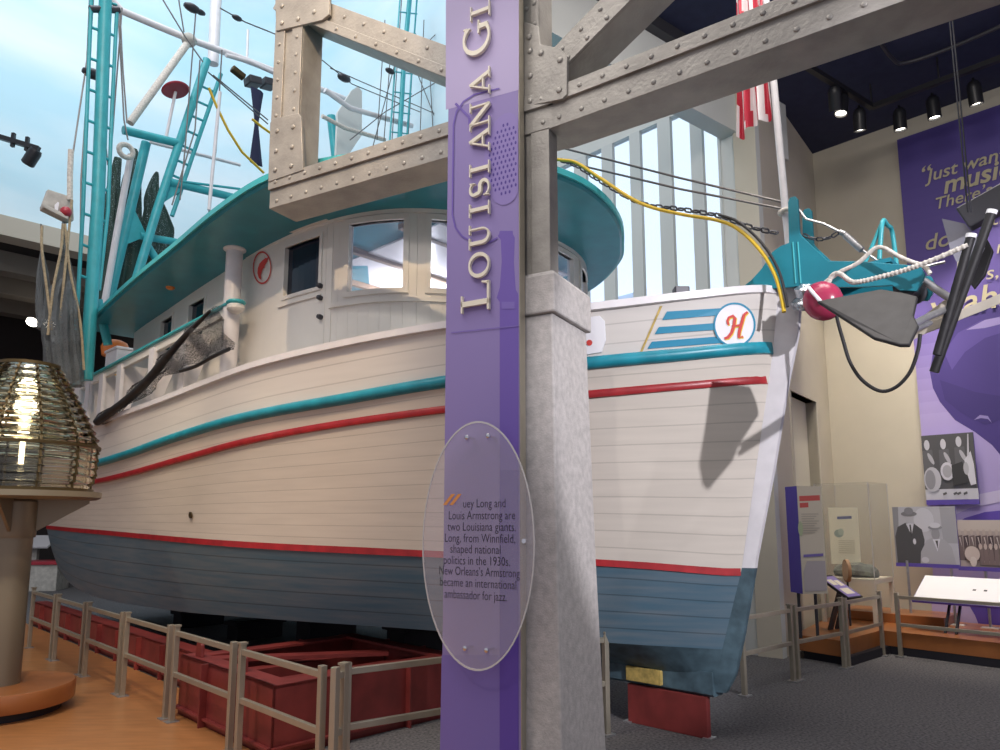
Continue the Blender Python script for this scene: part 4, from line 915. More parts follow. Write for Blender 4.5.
# the red stripe sits on the topsides between boot and guard
def redpt(t, f=0): return lev('red', t)
band('red_stripe', 'stripe_red', 'red', .031, .022, .004, rnd=True)
band('guard_rail', 'guard_teal', 'guard', .046, .06, .001, rnd=True)
band('bulwark_cap', 'cap_white', 'cap', .028, .05, .0, dz=.02)
m = M(); m.loft([[lev('cap', 1), lev('guard', 1), lev('red', 1), lev('boot', 1)], [mirror(p) for p in (lev('cap', 1), lev('guard', 1), lev('red', 1), lev('boot', 1))]], False); m.build('transom', 'hull_white', boat, frame=BM)
m = M(); m.loft([[lev('boot', 1), lev('chine', 1), lev('gar', 1)], [mirror(p) for p in (lev('boot', 1), lev('chine', 1), lev('gar', 1))]], False); m.build('transom_bottom', 'bottom_blue', boat, frame=BM)
# stem, forefoot, keel
STEM = [(3.44, -1.24), (3.05, -1.19), (2.71, -1.10), (2.04, -.95), (1.36, -.78), (1.30, -.77), (.76, -.645), (.49, -.57), (.35, -.49)]
RAB = [(3.44, -1.06), (3.05, -1.01), (2.71, -.93), (2.04, -.81), (1.36, -.64), (1.30, -.63), (.76, -.46), (.49, -.34), (.35, -.28)]
def stempart(name, i0, i1, mt):
    m = M(); R_ = []
    for (z, s), (_, r) in list(zip(STEM, RAB))[i0:i1]: R_.append([V((s, .022, z)), V((s + .10, .065, z)), V((r + .06, .085, z)), V((r + .06, -.085, z)), V((s + .10, -.065, z)), V((s, -.022, z))])
    m.loft(R_, True, True); return m.build(name, mt, boat, frame=BM, smooth=30)
stempart('stem', 0, 6, 'cap_white'); stempart('forefoot', 5, 9, 'keel_blue')
m = M(); m.loft([[V((s, y, z)) for y, z in ((.095, .50), (.095, .335), (.07, .315), (-.07, .315), (-.095, .335), (-.095, .50))] for s in (-.42, -.3, 1, 2.3)], True, True); m.build('keel', 'keel_blue', boat, frame=BM)
m = M(); m.prism([V((6.6, .09, .64)), V((6.9, .09, .34)), V((9.7, .09, .32)), V((10.0, .09, .70))], V((0, -.18, 0))); m.build('skeg', 'keel_blue', boat, frame=BM)
g0, g1 = bb(627, 674, .11), bb(662, 676, .11); m = M(); m.bx(V((g1.x, .095, .345)), V((1, 0, 0)), g0.x - g1.x, V((0, 1, 0)), .035, Z, .115); m.build('keel_cleat', 'tan_wood', boat, frame=BM, bevel=.006)
m = M(); m.loft([[lev('guard', t, -.05, -.02) for t in TS], [mirror(lev('guard', t, -.05, -.02)) for t in TS]], False); m.build('deck', 'white_paint', boat, frame=BM)
# small through-hull fitting
def hullpt(x, y, ka='boot', kb='guard'):                 # point of the starboard skin seen at a pixel
    best = None
    for i in range(400):
        t = (i + .5) / 400; a, b = lev(ka, t), lev(kb, t); xa, ya = pxof(BM @ a); xb_, yb_ = pxof(BM @ b)
        f = (y - ya) / (yb_ - ya); xx = xa + (xb_ - xa) * f; e = abs(xx - x)
        if best is None or e < best[0]: best = (e, t, f)
    t0 = best[1]
    for w in (1 / 400, 1 / 2400, 1 / 14400):
        for i in range(-6, 7):
            t = min(.999, max(0, t0 + w * i / 6)); a, b = lev(ka, t), lev(kb, t); xa, ya = pxof(BM @ a); xb_, yb_ = pxof(BM @ b)
            f = (y - ya) / (yb_ - ya); xx = xa + (xb_ - xa) * f; e = abs(xx - x)
            if e < best[0]: best = (e, t, f)
        t0 = best[1]
    return best[1], best[2]
def skinpt(x, y, ka, kb, off=.004):
    t, f = hullpt(x, y, ka, kb); p = fblend(ka, kb, t, f); q = fblend(ka, kb, min(1, t + .004), f); d = (q - p).normalized(); up = (lev(kb, t) - lev(ka, t)).normalized(); n = up.cross(d)
    if n.y < 0: n = -n
    return p + n * off, n, d, up
p, n, d, up = skinpt(191, 515, 'boot', 'guard', 0); m = M(); m.lathe([(.035, 0), (.035, .012), (.018, .014), (0, .004)], p, 14, n); m.build('drain_fitting', 'dark_brass', boat, frame=BM)
# bow emblem on the bulwark: three teal stripes and a ringed H
def bulface(pts, off=.005): return [skinpt(x, y, 'guard', 'cap', off)[0] for x, y in pts]
for q in ([(667, 311.6), (690, 310.2), (726, 308), (717, 315.5), (690, 317.6), (662.5, 320)], [(659, 327), (690, 325), (716, 323), (714, 330), (690, 331.5), (655, 334)], [(652, 341.6), (690, 338.6), (715, 336.8), (723, 343), (690, 345.4), (647.5, 348.8)]):
    m = M(); m.prism(bulface(q), V((0, .004, 0))); m.build('bow_stripe', 'ink_blue', boat, frame=BM)
m = M(); m.prism(bulface([(660.3, 306), (662.3, 306), (640.5, 356), (638.5, 356)], .004), V((0, .004, 0))); m.build('bow_seam', 'tan_wood', boat, frame=BM)
cc_, n, d, up = skinpt(734, 325, 'guard', 'cap', .006); 
def ringp(f, k, n_=40): return skinpt(734 + 21 * f * cos(2 * pi * k / n_), 325 - 22.5 * f * sin(2 * pi * k / n_), 'guard', 'cap', .010)[0]
m = M(); m.face([ringp(1.0, k) for k in range(40)]); em = m.build('bow_emblem', 'sign_white', boat, frame=BM)
m = M(); m.loft([[ringp(1.0, k) + V((0, .001, 0)) for k in range(40)], [ringp(.91, k) + V((0, .002, 0)) for k in range(40)]], True); m.build('emblem_ring', 'ink_blue', em, frame=BM)
def hstroke(name, mt, dx, dy, off):
    m = M()
    for pts, w in (([(723.5, 338.5), (727, 337.5), (730.5, 333), (733, 326), (734, 318), (732, 316), (728, 317.5), (726.5, 321), (727.5, 325)], [2.2, 3, 3, 3, 3, 2.6, 2.4, 2.4, 2]), ([(746.5, 312), (743, 315), (741, 322), (738.5, 331), (738, 337.5), (742, 336.5)], [2.2, 3, 3, 3, 3, 2]), ([(731, 326.5), (741, 325)], [2.2, 2.2])):
        L_, R_ = [], []
        for i, (x, y) in enumerate(pts):
            a = V((*pts[max(i - 1, 0)], 0)); b = V((*pts[min(i + 1, len(pts) - 1)], 0)); tt = (b - a).normalized(); u = V((-tt.y, tt.x, 0)) * (w[i] / 2)
            L_.append(skinpt(x + u.x + dx, y + u.y + dy, 'guard', 'cap', off)[0]); R_.append(skinpt(x - u.x + dx, y - u.y + dy, 'guard', 'cap', off)[0])
        m.loft([L_, R_], False)
    m.build(name, mt, em, frame=BM)
hstroke('emblem_letter_shadow', 'ink_yellow', .9, .9, .013); hstroke('emblem_letter', 'ink_red', 0, 0, .016)
m = M(); q = [(585, 318), (600, 316), (605, 321), (606, 340), (602, 352), (585, 355)]; m.prism(bulface(q, .006), V((0, .012, 0))); pq = m.build('bow_plaque', 'sign_white', boat, frame=BM)
m = M(); q = [(586, 330), (589, 325), (587.5, 320), (584, 318), (583, 340)]; m.prism(bulface(q, .020), V((0, .002, 0))); m.build('plaque_arc', 'ink_orange', pq, frame=BM)
m = M(); m.face([skinpt(589.5 + 3 * cos(k * .63), 342.5 + 3 * sin(k * .63), 'guard', 'cap', .021)[0] for k in range(10)]); m.build('plaque_dot', 'ink_red', pq, frame=BM)
p, n, d, up = skinpt(779, 357, 'boot', 'guard', .0)
# raised bow fairlead of bright metal and scupper plates on the stem head
m = M(); a, b = bb(803, 300, .10), bb(806, 330, .10); m.lathe([(.02, 0), (.10, .01), (.12, .06), (.08, .10), (.10, .16), (.05, .2), (0, .2)], V((-1.28, .06, 3.20)), 14, V((-.25, .35, 1))); m.build('bow_roller_fitting', 'silver_duct', boat, frame=BM, smooth=40)

# ---- pilothouse
def zr(s): return 4.66 - .035 * s                        # underside of the roof
HP = [(7.7, 1.55), (6, 1.68), (4.5, 1.76), (3.4, 1.78), (2.7, 1.72), (2.2, 1.58), (1.8, 1.33), (1.5, .95), (1.33, .5), (1.28, 0)]
hp = [p for p in curve([V((a, b, 0)) for a, b in HP], 24)]; hp = hp + [mirror(p) for p in hp[-2::-1]]
arcs = [0]
for a, b in zip(hp, hp[1:]): arcs.append(arcs[-1] + (b - a).length)
AT = arcs[-1]
def hat(a):                                              # point and outward normal at arc length
    a = min(max(a, 0), AT - 1e-6); i = max(k for k in range(len(arcs) - 1) if arcs[k] <= a); f = (a - arcs[i]) / (arcs[i + 1] - arcs[i]); p = hp[i].lerp(hp[i + 1], f)
    d = (hp[min(i + 2, len(hp) - 1)] - hp[max(i - 1, 0)]).normalized(); return p, V((-d.y, d.x, 0)) * (1 if True else -1), d
def hsign():
    p, n, d = hat(1.0); return 1 if n.y > 0 else -1
HS = hsign()
def arc_px(x, z):
    best = min(((abs(pxof(BM @ V((hp[i].x, hp[i].y, z)))[0] - x), i) for i in range(len(hp) // 2 + 8)), key=lambda q: q[0])[1]
    x0 = pxof(BM @ V((hp[best].x, hp[best].y, z)))[0]; j = min(best + 1, len(hp) - 1); x1 = pxof(BM @ V((hp[j].x, hp[j].y, z)))[0]
    return arcs[best] + (arcs[j] - arcs[best]) * ((x - x0) / (x1 - x0) if abs(x1 - x0) > 1e-6 else 0)
def hz(x, y):                                            # height on the wall at a pixel
    z = 4.0
    for _ in range(4): a = arc_px(x, z); p = hat(a)[0]; z = bs(x, y, p.x).z
    return a, z
def hwin(x0, x1, yt, yb):
    a0, _ = hz(x0, (yt + yb) / 2); a1, _ = hz(x1, (yt + yb) / 2); xm = (x0 + x1) / 2; return [min(a0, a1), max(a0, a1), hz(xm, yb)[1], hz(xm, yt)[1]]
holes = [hwin(163, 174, 320, 360), hwin(191, 206, 303, 356), hwin(288, 322, 243, 292), hwin(351, 404, 222.5, 290), hwin(431, 486, 221, 288)]
hz3 = holes[3][2], holes[3][3]
holes[4][2], holes[4][3] = hz3
w1 = holes[4][1] - holes[4][0]; gap = holes[4][0] - holes[3][1]
cw = AT / 2 - (holes[4][1] + gap) ; 
if cw > .15: holes.append([holes[4][1] + gap, AT - holes[4][1] - gap, *hz3])
kinds = ['side', 'side', 'door', 'front', 'front'] + (['front'] if cw > .15 else [])
for h_, k_ in list(zip(holes, kinds))[:5]: holes.append([AT - h_[1], AT - h_[0], h_[2], h_[3]]); kinds.append(k_)
bps = sorted(set([0, AT] + [h_[0] for h_ in holes] + [h_[1] for h_ in holes])); Z0 = 2.35
m = M()
for a0, a1 in zip(bps, bps[1:]):
    n = max(1, int((a1 - a0) / .1)); mid = (a0 + a1) / 2; hh = [h_ for h_ in holes if h_[0] < mid < h_[1]]
    for i in range(n):
        p, q = hat(a0 + (a1 - a0) * i / n)[0], hat(a0 + (a1 - a0) * (i + 1) / n)[0]
        sp = [(Z0, zr(p.x) + .03, zr(q.x) + .03)] if not hh else [(Z0, hh[0][2], hh[0][2]), (hh[0][3], zr(p.x) + .03, zr(q.x) + .03)]
        for z0, zp, zq in sp: m.face([p + Z * z0, q + Z * z0, q + Z * zq, p + Z * zp])
p, q = hp[-1], hp[0]; m.face([p + Z * Z0, q + Z * Z0, q + Z * zr(q.x), p + Z * zr(p.x)])
house = m.build('pilothouse', 'white_paint', boat, frame=BM, solid=.05)
def hstrip(a0, a1, z0, z1, o0, o1, m, zs=None):          # strip following the wall, from offset o0 to o1
    n = max(1, int((a1 - a0) / .08)); rings = []
    for i in range(n + 1):
        p, nn, d = hat(a0 + (a1 - a0) * i / n); nn = nn * HS; rings.append([p + nn * o0 + Z * z0, p + nn * o1 + Z * z0, p + nn * o1 + Z * z1, p + nn * o0 + Z * z1])
    m.loft(rings, True, True)
for h_, k_ in zip(holes, kinds):
    a0, a1, z0, z1 = h_; m = M(); fw = .035 if k_ != 'front' else .05
    hstrip(a0 - fw, a1 + fw, z0 - fw, z0, -.03, .045, m); hstrip(a0 - fw, a1 + fw, z1, z1 + fw, -.03, .045, m); hstrip(a0 - fw, a0, z0, z1, -.03, .045, m); hstrip(a1, a1 + fw, z0, z1, -.03, .045, m)
    m.build('window_frame', 'white_paint', house, frame=BM)
    m = M(); hstrip(a0, a1, z0, z1, -.012, -.004, m); m.build('window_pane', 'cabin_pane' if k_ == 'front' else 'glass_dark', house, frame=BM)
# doors (starboard one seen), drip rails, belt moulding under the front windows
dd0, dd1 = hz(281, 270)[0], hz(328, 270)[0]; zd1 = hz(304, 232)[1]
m = M(); wd_ = holes[2]
hstrip(dd0, wd_[0] - .035, 2.5, zd1, -.01, .028, m); hstrip(wd_[1] + .035, dd1, 2.5, zd1, -.01, .028, m); hstrip(wd_[0] - .035, wd_[1] + .035, 2.5, wd_[2] - .035, -.01, .028, m); hstrip(wd_[0] - .035, wd_[1] + .035, wd_[3] + .035, zd1, -.01, .028, m)
m.build('door', 'white_paint', house, frame=BM)
m = M(); hstrip(dd0 + .04, dd1 - .04, wd_[2] - .10, wd_[2] - .075, .028, .05, m); m.build('door_ledge', 'white_paint', house, frame=BM)
m = M(); hstrip(dd0 - .16, dd1 + .02, zd1 + .01, zd1 + .05, 0, .07, m); m.build('drip_rail', 'white_paint', house, frame=BM)
for y in (287, 299, 318):
    a, z = hz(323.5, y); p, n, d = hat(a); n = n * HS; m = M(); m.lathe([(.022, .02), (.026, .05), (.02, .075), (0, .08)], p + Z * z, 12, n); m.build('door_knob', 'dark_steel', house, frame=BM)
m = M(); hstrip(dd1 + .06, AT - dd1 - .06, holes[3][2] - .13, holes[3][2] - .09, 0, .05, m); m.build('belt_moulding', 'white_paint', house, frame=BM)
m = M(); hstrip(dd1 + .03, dd1 + .08, 2.4, zr(2.2) - .05, 0, .03, m); m.build('corner_board', 'white_paint', house, frame=BM)
m = M(); hstrip(.02, AT - .02, zr(2) - .11, zr(2) - .05, 0, .035, m); m.build('cornice', 'white_paint', house, frame=BM)
m = M(); a_, z_ = hz(243, 300); hstrip(a_ - .03, a_ + .03, z_ - .4, z_ + .35, -.01, .012, m); m.build('door_gap', 'glass_dark', house, frame=BM)
# shrimp emblem on the house side
def hpt(x, y, off=.034): a, z = hz(x, y); p, n, d = hat(a); return p + n * HS * off + Z * z
m = M(); K = 28; m.loft([[hpt(265 + 9.2 * f * cos(2 * pi * k / K), 268.5 + 16.5 * f * sin(2 * pi * k / K)) for k in range(K)] for f in (1, .90)], True); sh = m.build('shrimp_ring', 'ink_red', house, frame=BM)
path = [(270, 259), (267.5, 262), (265, 265.5), (263, 270), (262, 275), (263, 279.5), (265, 281)]; ws = [2, 4, 5, 4.4, 3.4, 2.4, 2.6]; L_, R_ = [], []
for (x, y), w in zip(path, ws): L_.append(hpt(x - w / 2, y - w * .25)); R_.append(hpt(x + w / 2, y + w * .25))
m = M(); m.loft([L_, R_], False)
for x, y, x2, y2 in ((270, 259, 272, 256.5), (267, 262, 271.5, 262.5), (265.5, 268, 268.5, 268.5), (268, 260, 267, 256)): m.face([hpt(x, y), hpt(x + .8, y + .8), hpt(x2, y2)])
m.build('shrimp_figure', 'ink_red', house, frame=BM)
m = M(); m.box(V((2.6, .9, 3.62)), (.5, 1.0, .42)); m.box(V((2.1, .1, 3.45)), (.3, 2.0, .25)); m.build('console', 'dark_steel', house, frame=BM)
m = M()
for k in range(4): m.box(V((2.1 + .8 * k, 0, zr(2 + .8 * k) - .10)), (.06, 2.4, .06))
m.build('ceiling_ribs', 'timber', house, frame=BM)
m = M(); m.bx(V((1.75, -1.0, zr(4) - .05)), V((1, 0, 0)), 5.6, V((0, 1, 0)), 2.0, Z, .02); m.build('cabin_ceiling', 'cap_white', house, frame=BM)
# ---- roof with rounded visor
def roofring(dz, g):
    pts = []; B = 2.28 + g; ce, ra_ = 2.6, 2.38 + g
    KN = [(8.0, 2.12), (6, 2.30), (4.4, 2.39), (3.2, 2.46), (2.3, 2.42), (1.5, 2.14), (.95, 1.72), (.55, 1.2), (.40, .7), (.44, .2), (.62, -.33), (.90, -.80), (1.25, -1.25), (2.0, -1.82), (2.8, -2.12), (3.8, -2.28), (5.5, -2.28), (8, -2.12)]
    h_ = curve([V((a, b, 0)) for a, b in KN], 5)
    for k, q in enumerate(h_):
        d = (h_[min(k + 1, len(h_) - 1)] - h_[max(k - 1, 0)]).normalized(); nn = V((d.y, -d.x, 0))
        if nn.dot(q - V((4.5, 0, 0))) < 0: nn = -nn
        pts.append(q + nn * g)
    for p in pts: p.z = zr(p.x) + dz + (-.10 * max(0, (2.2 - p.x) / 1.8)) - .02
    return pts
m = M(); m.loft([roofring(0, -.03), roofring(.0, .0), roofring(.02, .02), roofring(.075, .02), roofring(.095, -.02)], True, True); rf = m.build('roof', 'teal', boat, frame=BM, smooth=25)
m = M(); a, b = roofring(.03, .021), roofring(.075, .021); a2, b2 = roofring(.03, .045), roofring(.085, .045); m.loft([a, a2, b2, b], True); m.build('roof_edge', 'teal_bright', rf, frame=BM)
m = M(); m.ball(V((5.45, 2.0, zr(5.45) - .03)), .055, 12, (1, 1, .6)); m.build('roof_lamp', 'float_orange', rf, frame=BM, smooth=60)
m = M(); m.lathe([(.085, 3.0), (.085, 4.46), (.115, 4.48), (.115, zr(3.85) - .01)], V((3.85, 2.0, 0)), 24); m.build('roof_post', 'cap_white', boat, frame=BM, smooth=30)
# ---- after rail with teal top on white stanchion boards
zrl = lambda s: 3.865 - .050 * (s - 3.83)
m = M(); m.bar(V((3.72, 2.03, zrl(3.72))), V((8.7, 2.03, zrl(8.7))), .13, .03, V((0, 1, 0))); m.ball(V((3.70, 2.03, zrl(3.7) - .002)), .11, 14, (1, .9, .32)); rl = m.build('rail_top', 'teal_bright', boat, frame=BM, bevel=.008)
m = M(); m.bar(V((3.8, 2.03, zrl(3.8) - .06)), V((8.7, 2.03, zrl(8.7) - .06)), .05, .09, V((0, 1, 0))); m.ball(V((3.70, 2.03, zrl(3.7) - .055)), .10, 14, (1, .9, .6)); m.build('rail_board', 'white_paint', rl, frame=BM)
for x, y, w in ((223, 335, .26), (184, 360, .15), (152, 375, .15), (119, 395, .15), (101, 405, .15), (87, 415, .15), (76, 420, .15)):
    s = bb(x, y, 2.05).x; zc_ = smooth_interp(s, ZK['cap']) - .01; zt2 = zrl(s) - .05; m = M(); m.bx(V((s - w * .5, 2.03, zc_)), V((1, 0, 0)), w, V((0, 1, 0)), .045, Z, zt2 - zc_)
    if w < .2: m.prism([V((s + .02, 2.03, zc_)), V((s + .02, 2.03, zt2)), V((s + .02, 1.72, zt2)), V((s + .02, 1.98, zc_))], V((-.04, 0, 0))); m.build('stanchion', 'cap_white', boat, frame=BM)
# ---- bow sprit of teal plates
SPR = [(739, 291), (752, 281), (763, 269), (773, 253), (781, 247), (790, 243.5), (789, 203), (791, 198.5), (796, 197), (799, 200), (801, 234), (804, 238), (829, 261.5), (860, 262), (921, 266.5), (926, 275), (923, 284), (918, 292), (900, 291), (893, 286), (860, 288), (830, 288), (806, 286), (790, 288)]
for b, nm in ((.13, 'sprit_plate'), (-.13, 'sprit_plate')):
    P_ = [bb(x, y, .13) for x, y in SPR]; P_ = [V((p.x, b, p.z)) for p in P_]; m = M(); m.prism(P_, V((0, .022 if b > 0 else -.022, 0))); sp1 = m.build(nm, 'teal', boat, frame=BM, bevel=.004)
q = lambda x, y: bb(x, y, .13)
a, b = q(745, 290), q(893, 287); m = M(); m.bx(V((b.x, -.13, a.z - .03)), V((1, 0, 0)), a.x - b.x, V((0, 1, 0)), .26, Z, .03); m.build('sprit_floor', 'teal', boat, frame=BM)
for x in (795, 800): 
    a, b = q(x - 1, 243), q(x + 2, 284); m = M(); m.tube([a + V((0, .025, 0)), b + V((0, .025, 0))], .006, 6); m.build('weld_bead', 'teal_bright', boat, frame=BM)
m = M()
pts_ = [q(864, 261), q(881, 221)]; m.tube([V((p.x, .1, p.z)) for p in pts_], .014); pts_ = [q(876, 260), q(881, 221)]
m.tube(curve([V((q(878, 258).x, .1, q(878, 258).z)), V((q(881, 221).x, .1, q(881, 221).z)), V((q(881, 219).x, -.02, q(881, 219).z)), V((q(881, 221).x, -.14, q(881, 221).z)), V((q(886, 260).x, -.14, q(886, 260).z))], 4), .016); m.build('sprit_loop', 'teal_bright', boat, frame=BM, smooth=60)
m = M(); a = q(826, 286); m.lathe([(.08, -.12), (.05, -.08), (.05, .08), (.08, .12)], V((q(905, 285).x, 0, q(905, 285).z)), 16, V((0, 1, 0))); m.build('anchor_roller', 'dark_steel', boat, frame=BM, smooth=30)
# ---- rigging fixed to the boat: gantry, outriggers, poles, ladder
def rig(name, pts, r, mt, s=8.2, n=8, f=bs, parent=boat):
    m = M(); m.tube([f(x, y, s) for x, y in pts], r, n); return m.build(name, mt, parent, frame=BM, smooth=50)
G = 8.2
leg = rig('gantry_leg', [(207, 60), (157, 210), (130, 300)], .068, 'teal_bright', 8.2, 12)
rig('gantry_leg', [(146, 143), (128, 220), (106, 312)], .075, 'teal_bright', 8.45, 12); rig('gantry_leg_pipe', [(131, 155), (120, 215), (103, 312)], .05, 'cap_white', 8.3, 10)
m = M(); m.tube([bs(x, y, 8.25) for x, y in ((221, 74), (198, 140), (179, 196), (172, 216))], .035)
for i in range(8):
    t = (i + .5) / 8; a = V((190, 78, 0)).lerp(V((150, 200, 0)), t); b = V((198, 70, 0)).lerp(V((166, 196, 0)), t); m.tube([bs(202 - 40 * t, 78 + 118 * t, 8.22), bs(218 - 40 * t, 85 + 118 * t, 8.25)], .02, 6)
m.build('gantry_ladder', 'teal_bright', boat, frame=BM, smooth=50)
rig('gantry_crossbar', [(123, 130), (181, 144)], .066, 'teal_bright', 8.2, 12); rig('gantry_crossbar', [(170, 182), (240, 199)], .065, 'teal_bright', 8.2, 10); rig('gantry_rail', [(178, 181), (240, 189)], .022, 'teal_bright', 8.15)
m = M(); m.prism([bs(x, y, 8.2) for x, y in ((166, 184), (187, 187), (160, 205))], V((.04, 0, 0))); m.build('gantry_gusset', 'teal_bright', boat, frame=BM)
m = M(); m.prism([bs(x, y, 8.4) for x, y in ((133, 206), (147, 236), (122, 246))], V((.04, 0, 0))); m.build('gantry_gusset', 'teal_bright', boat, frame=BM)
rig('gantry_brace', [(140, 236), (176, 242)], .06, 'teal_bright', 8.4); rig('gantry_brace', [(146, 243), (158, 262)], .06, 'teal_bright', 8.3)
rig('boom', [(104, -14), (112, 0), (122, 11), (155, 25), (189, 39), (230, 54), (290, 77), (360, 105)], .06, 'cap_white', 8.8, 10); rig('boom_strut', [(130, 123), (187, 44)], .06, 'rope_white', 8.7, 10)
m = M(); p = bs(189, 40, 8.7); m.ball(p, .13, 12, (1, 1, .9)); m.build('boom_joint', 'board_grey', boat, frame=BM, smooth=60)
rig('mast', [(217, -20), (213, 64)], .10, 'cap_white', 9.2, 12); rig('mast_pole', [(220, 92), (209, 210)], .03, 'cap_white', 7.8); rig('mast_pole', [(248, 30), (247, 58)], .025, 'cap_white', 9)
rig('boom', [(226, 55), (250, 62), (290, 80)], .04, 'cap_white', 8.2); rig('stay_pole', [(150, 142), (240, 165)], .03, 'cap_white', 9)
dm = M(); p = bs(175.5, 90, 8.2); dm.lathe([(0, -.02), (.2, -.02), (.22, 0), (.2, .025), (0, .03)], p, 28, V((.25, .25, 1))); ds = dm.build('red_disc', 'gloss_red', boat, frame=BM, smooth=30)
rig('disc_pole', [(175.5, 92), (166, 138)], .025, 'cap_white', 8.2, parent=ds)
# starboard outrigger with its ladder, port outrigger beyond
OS = 7.2
rig('outrigger', [(106, -16), (98, 200), (86, 380)], .085, 'teal_bright', OS, 12)
m = M(); m.tube([bs(x, y, OS) for x, y in ((92, -16), (87, 110), (83, 210), (76, 330))], .026); m.tube([bs(x, y, OS) for x, y in ((117, 8), (112, 110), (108, 210), (99, 290))], .026)
for i in range(13):
    y = -4 + 31 * i; xl = interp(y, [(-16, 92), (110, 87), (210, 83), (330, 76)]); xr_ = interp(y + 9, [(8, 117), (110, 112), (210, 108), (290, 99)])
    if y < 285: m.tube([bs(xl, y, OS), bs(xr_, y + 9, OS)], .02, 6)
m.build('outrigger_ladder', 'teal_bright', boat, frame=BM, smooth=50)
rig('outrigger_arm', [(90, 9), (119, 10)], .05, 'dark_steel', OS); rig('outrigger_heel', [(98, 300), (108, 345)], .06, 'teal_bright', 7.6, 10)
rig('outrigger', [(411, -16), (404, 60), (399, 150)], .05, 'teal_bright', 7.4, 12)
m = M()
for dx in (-9, 8): m.tube([bs(410 + dx, -16, 7.4), bs(398 + dx, 150, 7.4)], .02, 6)
for i in range(8): y = -8 + 20 * i; m.tube([bs(401 - y * .07, y, 7.4), bs(418 - y * .07, y + 2, 7.4)], .014, 6)
m.build('outrigger_ladder', 'teal_bright', boat, frame=BM)
rig('boom', [(325, 90), (350, 108), (412, 126)], .05, 'cap_white', 7.5, 10); rig('boom', [(322, 116), (345, 128), (385, 140)], .04, 'rope_white', 7.5, 10); rig('gantry_leg', [(331, 116), (336, 160)], .085, 'teal_bright', 8.2, 10)
m = M(); m.prism([bs(x, y, 7.9) for x, y in ((338, 112), (352, 90), (358, 86.5), (362, 91), (362, 135), (345, 160), (336, 160))], V((.06, 0, 0))); m.build('trawl_board', 'pale_wall', boat, frame=BM)
def wires(name, lst, mt, r, s, lab, cat):
    pass
WR = [[(90, -10), (87, 60), (69, 180)], [(94, -10), (81, 180), (80, 300)], [(118, 10), (124, 120), (128, 140)], [(122, 8), (112, 140), (108, 200)], [(160, -5), (186, 38), (203, 62)], [(120, 14), (123, 70), (127, 123)], [(178, -5), (184, 32)], [(196, 10), (192, 60), (185, 150), (180, 200)], [(222, 50), (216, 150), (206, 240)], [(208, 72), (240, 100), (268, 124)], [(213, 75), (268, 120)], [(220, 8), (245, 22), (285, 38)], [(322, 60), (352, 84), (420, 112)], [(330, 68), (445, 118)], [(390, 62), (384, 140)], [(430, 75), (434, 150)], [(440, 30), (425, 45)], [(200, 60), (195, 130), (172, 205)], [(100, 100), (108, 165)]]
WR += [[(402, -5), (392, 140)], [(417, -5), (408, 140)], [(385, 20), (377, 140)], [(424, 20), (420, 140)], [(396, 60), (372, 150)], [(412, 60), (440, 130)], [(350, 140), (385, 112), (440, 80)]]
for w in WR: rig('rigging_wire', w, .010 if w[0][0] > 300 else .012, 'wire', 7.4 if w[0][0] > 300 else 7.9, 5)
for x, y, r in ((192, 8, .09), (200, 12, .06), (237, 18, .06), (344, 78, .09), (390, 71, .07), (93, 74, .10)):
    m = M(); m.ball(bs(x, y, 7.4 if x > 300 else 7.9), r, 10, (1, 1.6, .7)); m.build('pulley_block', 'dark_steel', boat, frame=BM, smooth=60)
p = bs(238, 73, 8.2); m = M(); m.box(p, (.12, .25, .10), Matrix.Rotation(.3, 3, 'X')); m.build('flood_lamp', 'dark_brass', boat, frame=BM, bevel=.02)
for x, y in ((253, 82), (268, 84)): p = bs(x, y, 8.2); m = M(); m.box(p, (.25, .24, .14), Matrix.Rotation(-.2, 3, 'X')); m.build('flood_lamp', 'dark_steel', boat, frame=BM, bevel=.02)
for (x0, y0), (x1, y1) in (((132, 150), (127, 151)), ): 
    m = M(); m.torus(bs(126, 151, 8.1), V((1, 0, 0)), .10, .04); m.build('pulley_block', 'rope_white', boat, frame=BM, smooth=60)

# ------------------------------------------------------------------ things carried by the boat
# blue hour-glass canvas shape
c = bs(258, 125, 8.1); m = M(); top, mid_, bot = bs(257, 90, 8.1), bs(256.5, 124, 8.1), bs(256, 164, 8.1)
m.loft([[p + V((.04 * cos(t), w * sin(t), 0)) + V((0, .02 * cos(3 * t), 0)) for t in [2 * pi * k / 14 for k in range(14)]] for p, w in ((top, .12), (top.lerp(mid_, .5), .075), (mid_, .028), (mid_.lerp(bot, .5), .075), (bot, .12))], True, True)
tag(m.build('day_signal', 'blue_canvas', frame=BM), 'dark blue hourglass shaped canvas signal hanging above the teal roof', 'signal')
m = M(); m.tube([bs(x, y, 7.8) for x, y in ((209, 88), (216, 105), (228, 130), (242, 152), (264, 173))], .022, 6); tag(m.build('yellow_rope', 'hose_yellow', frame=BM, smooth=60), 'long yellow rope slanting down to the teal roof', 'rope', 'yellow ropes')
m = M(); m.tube([bs(x, y, 7.8) for x, y in ((252, 119), (262, 127), (276, 137))], .022, 6); tag(m.build('yellow_rope', 'hose_yellow', frame=BM, smooth=60), 'short yellow rope crossing the blue canvas signal', 'rope', 'yellow ropes')
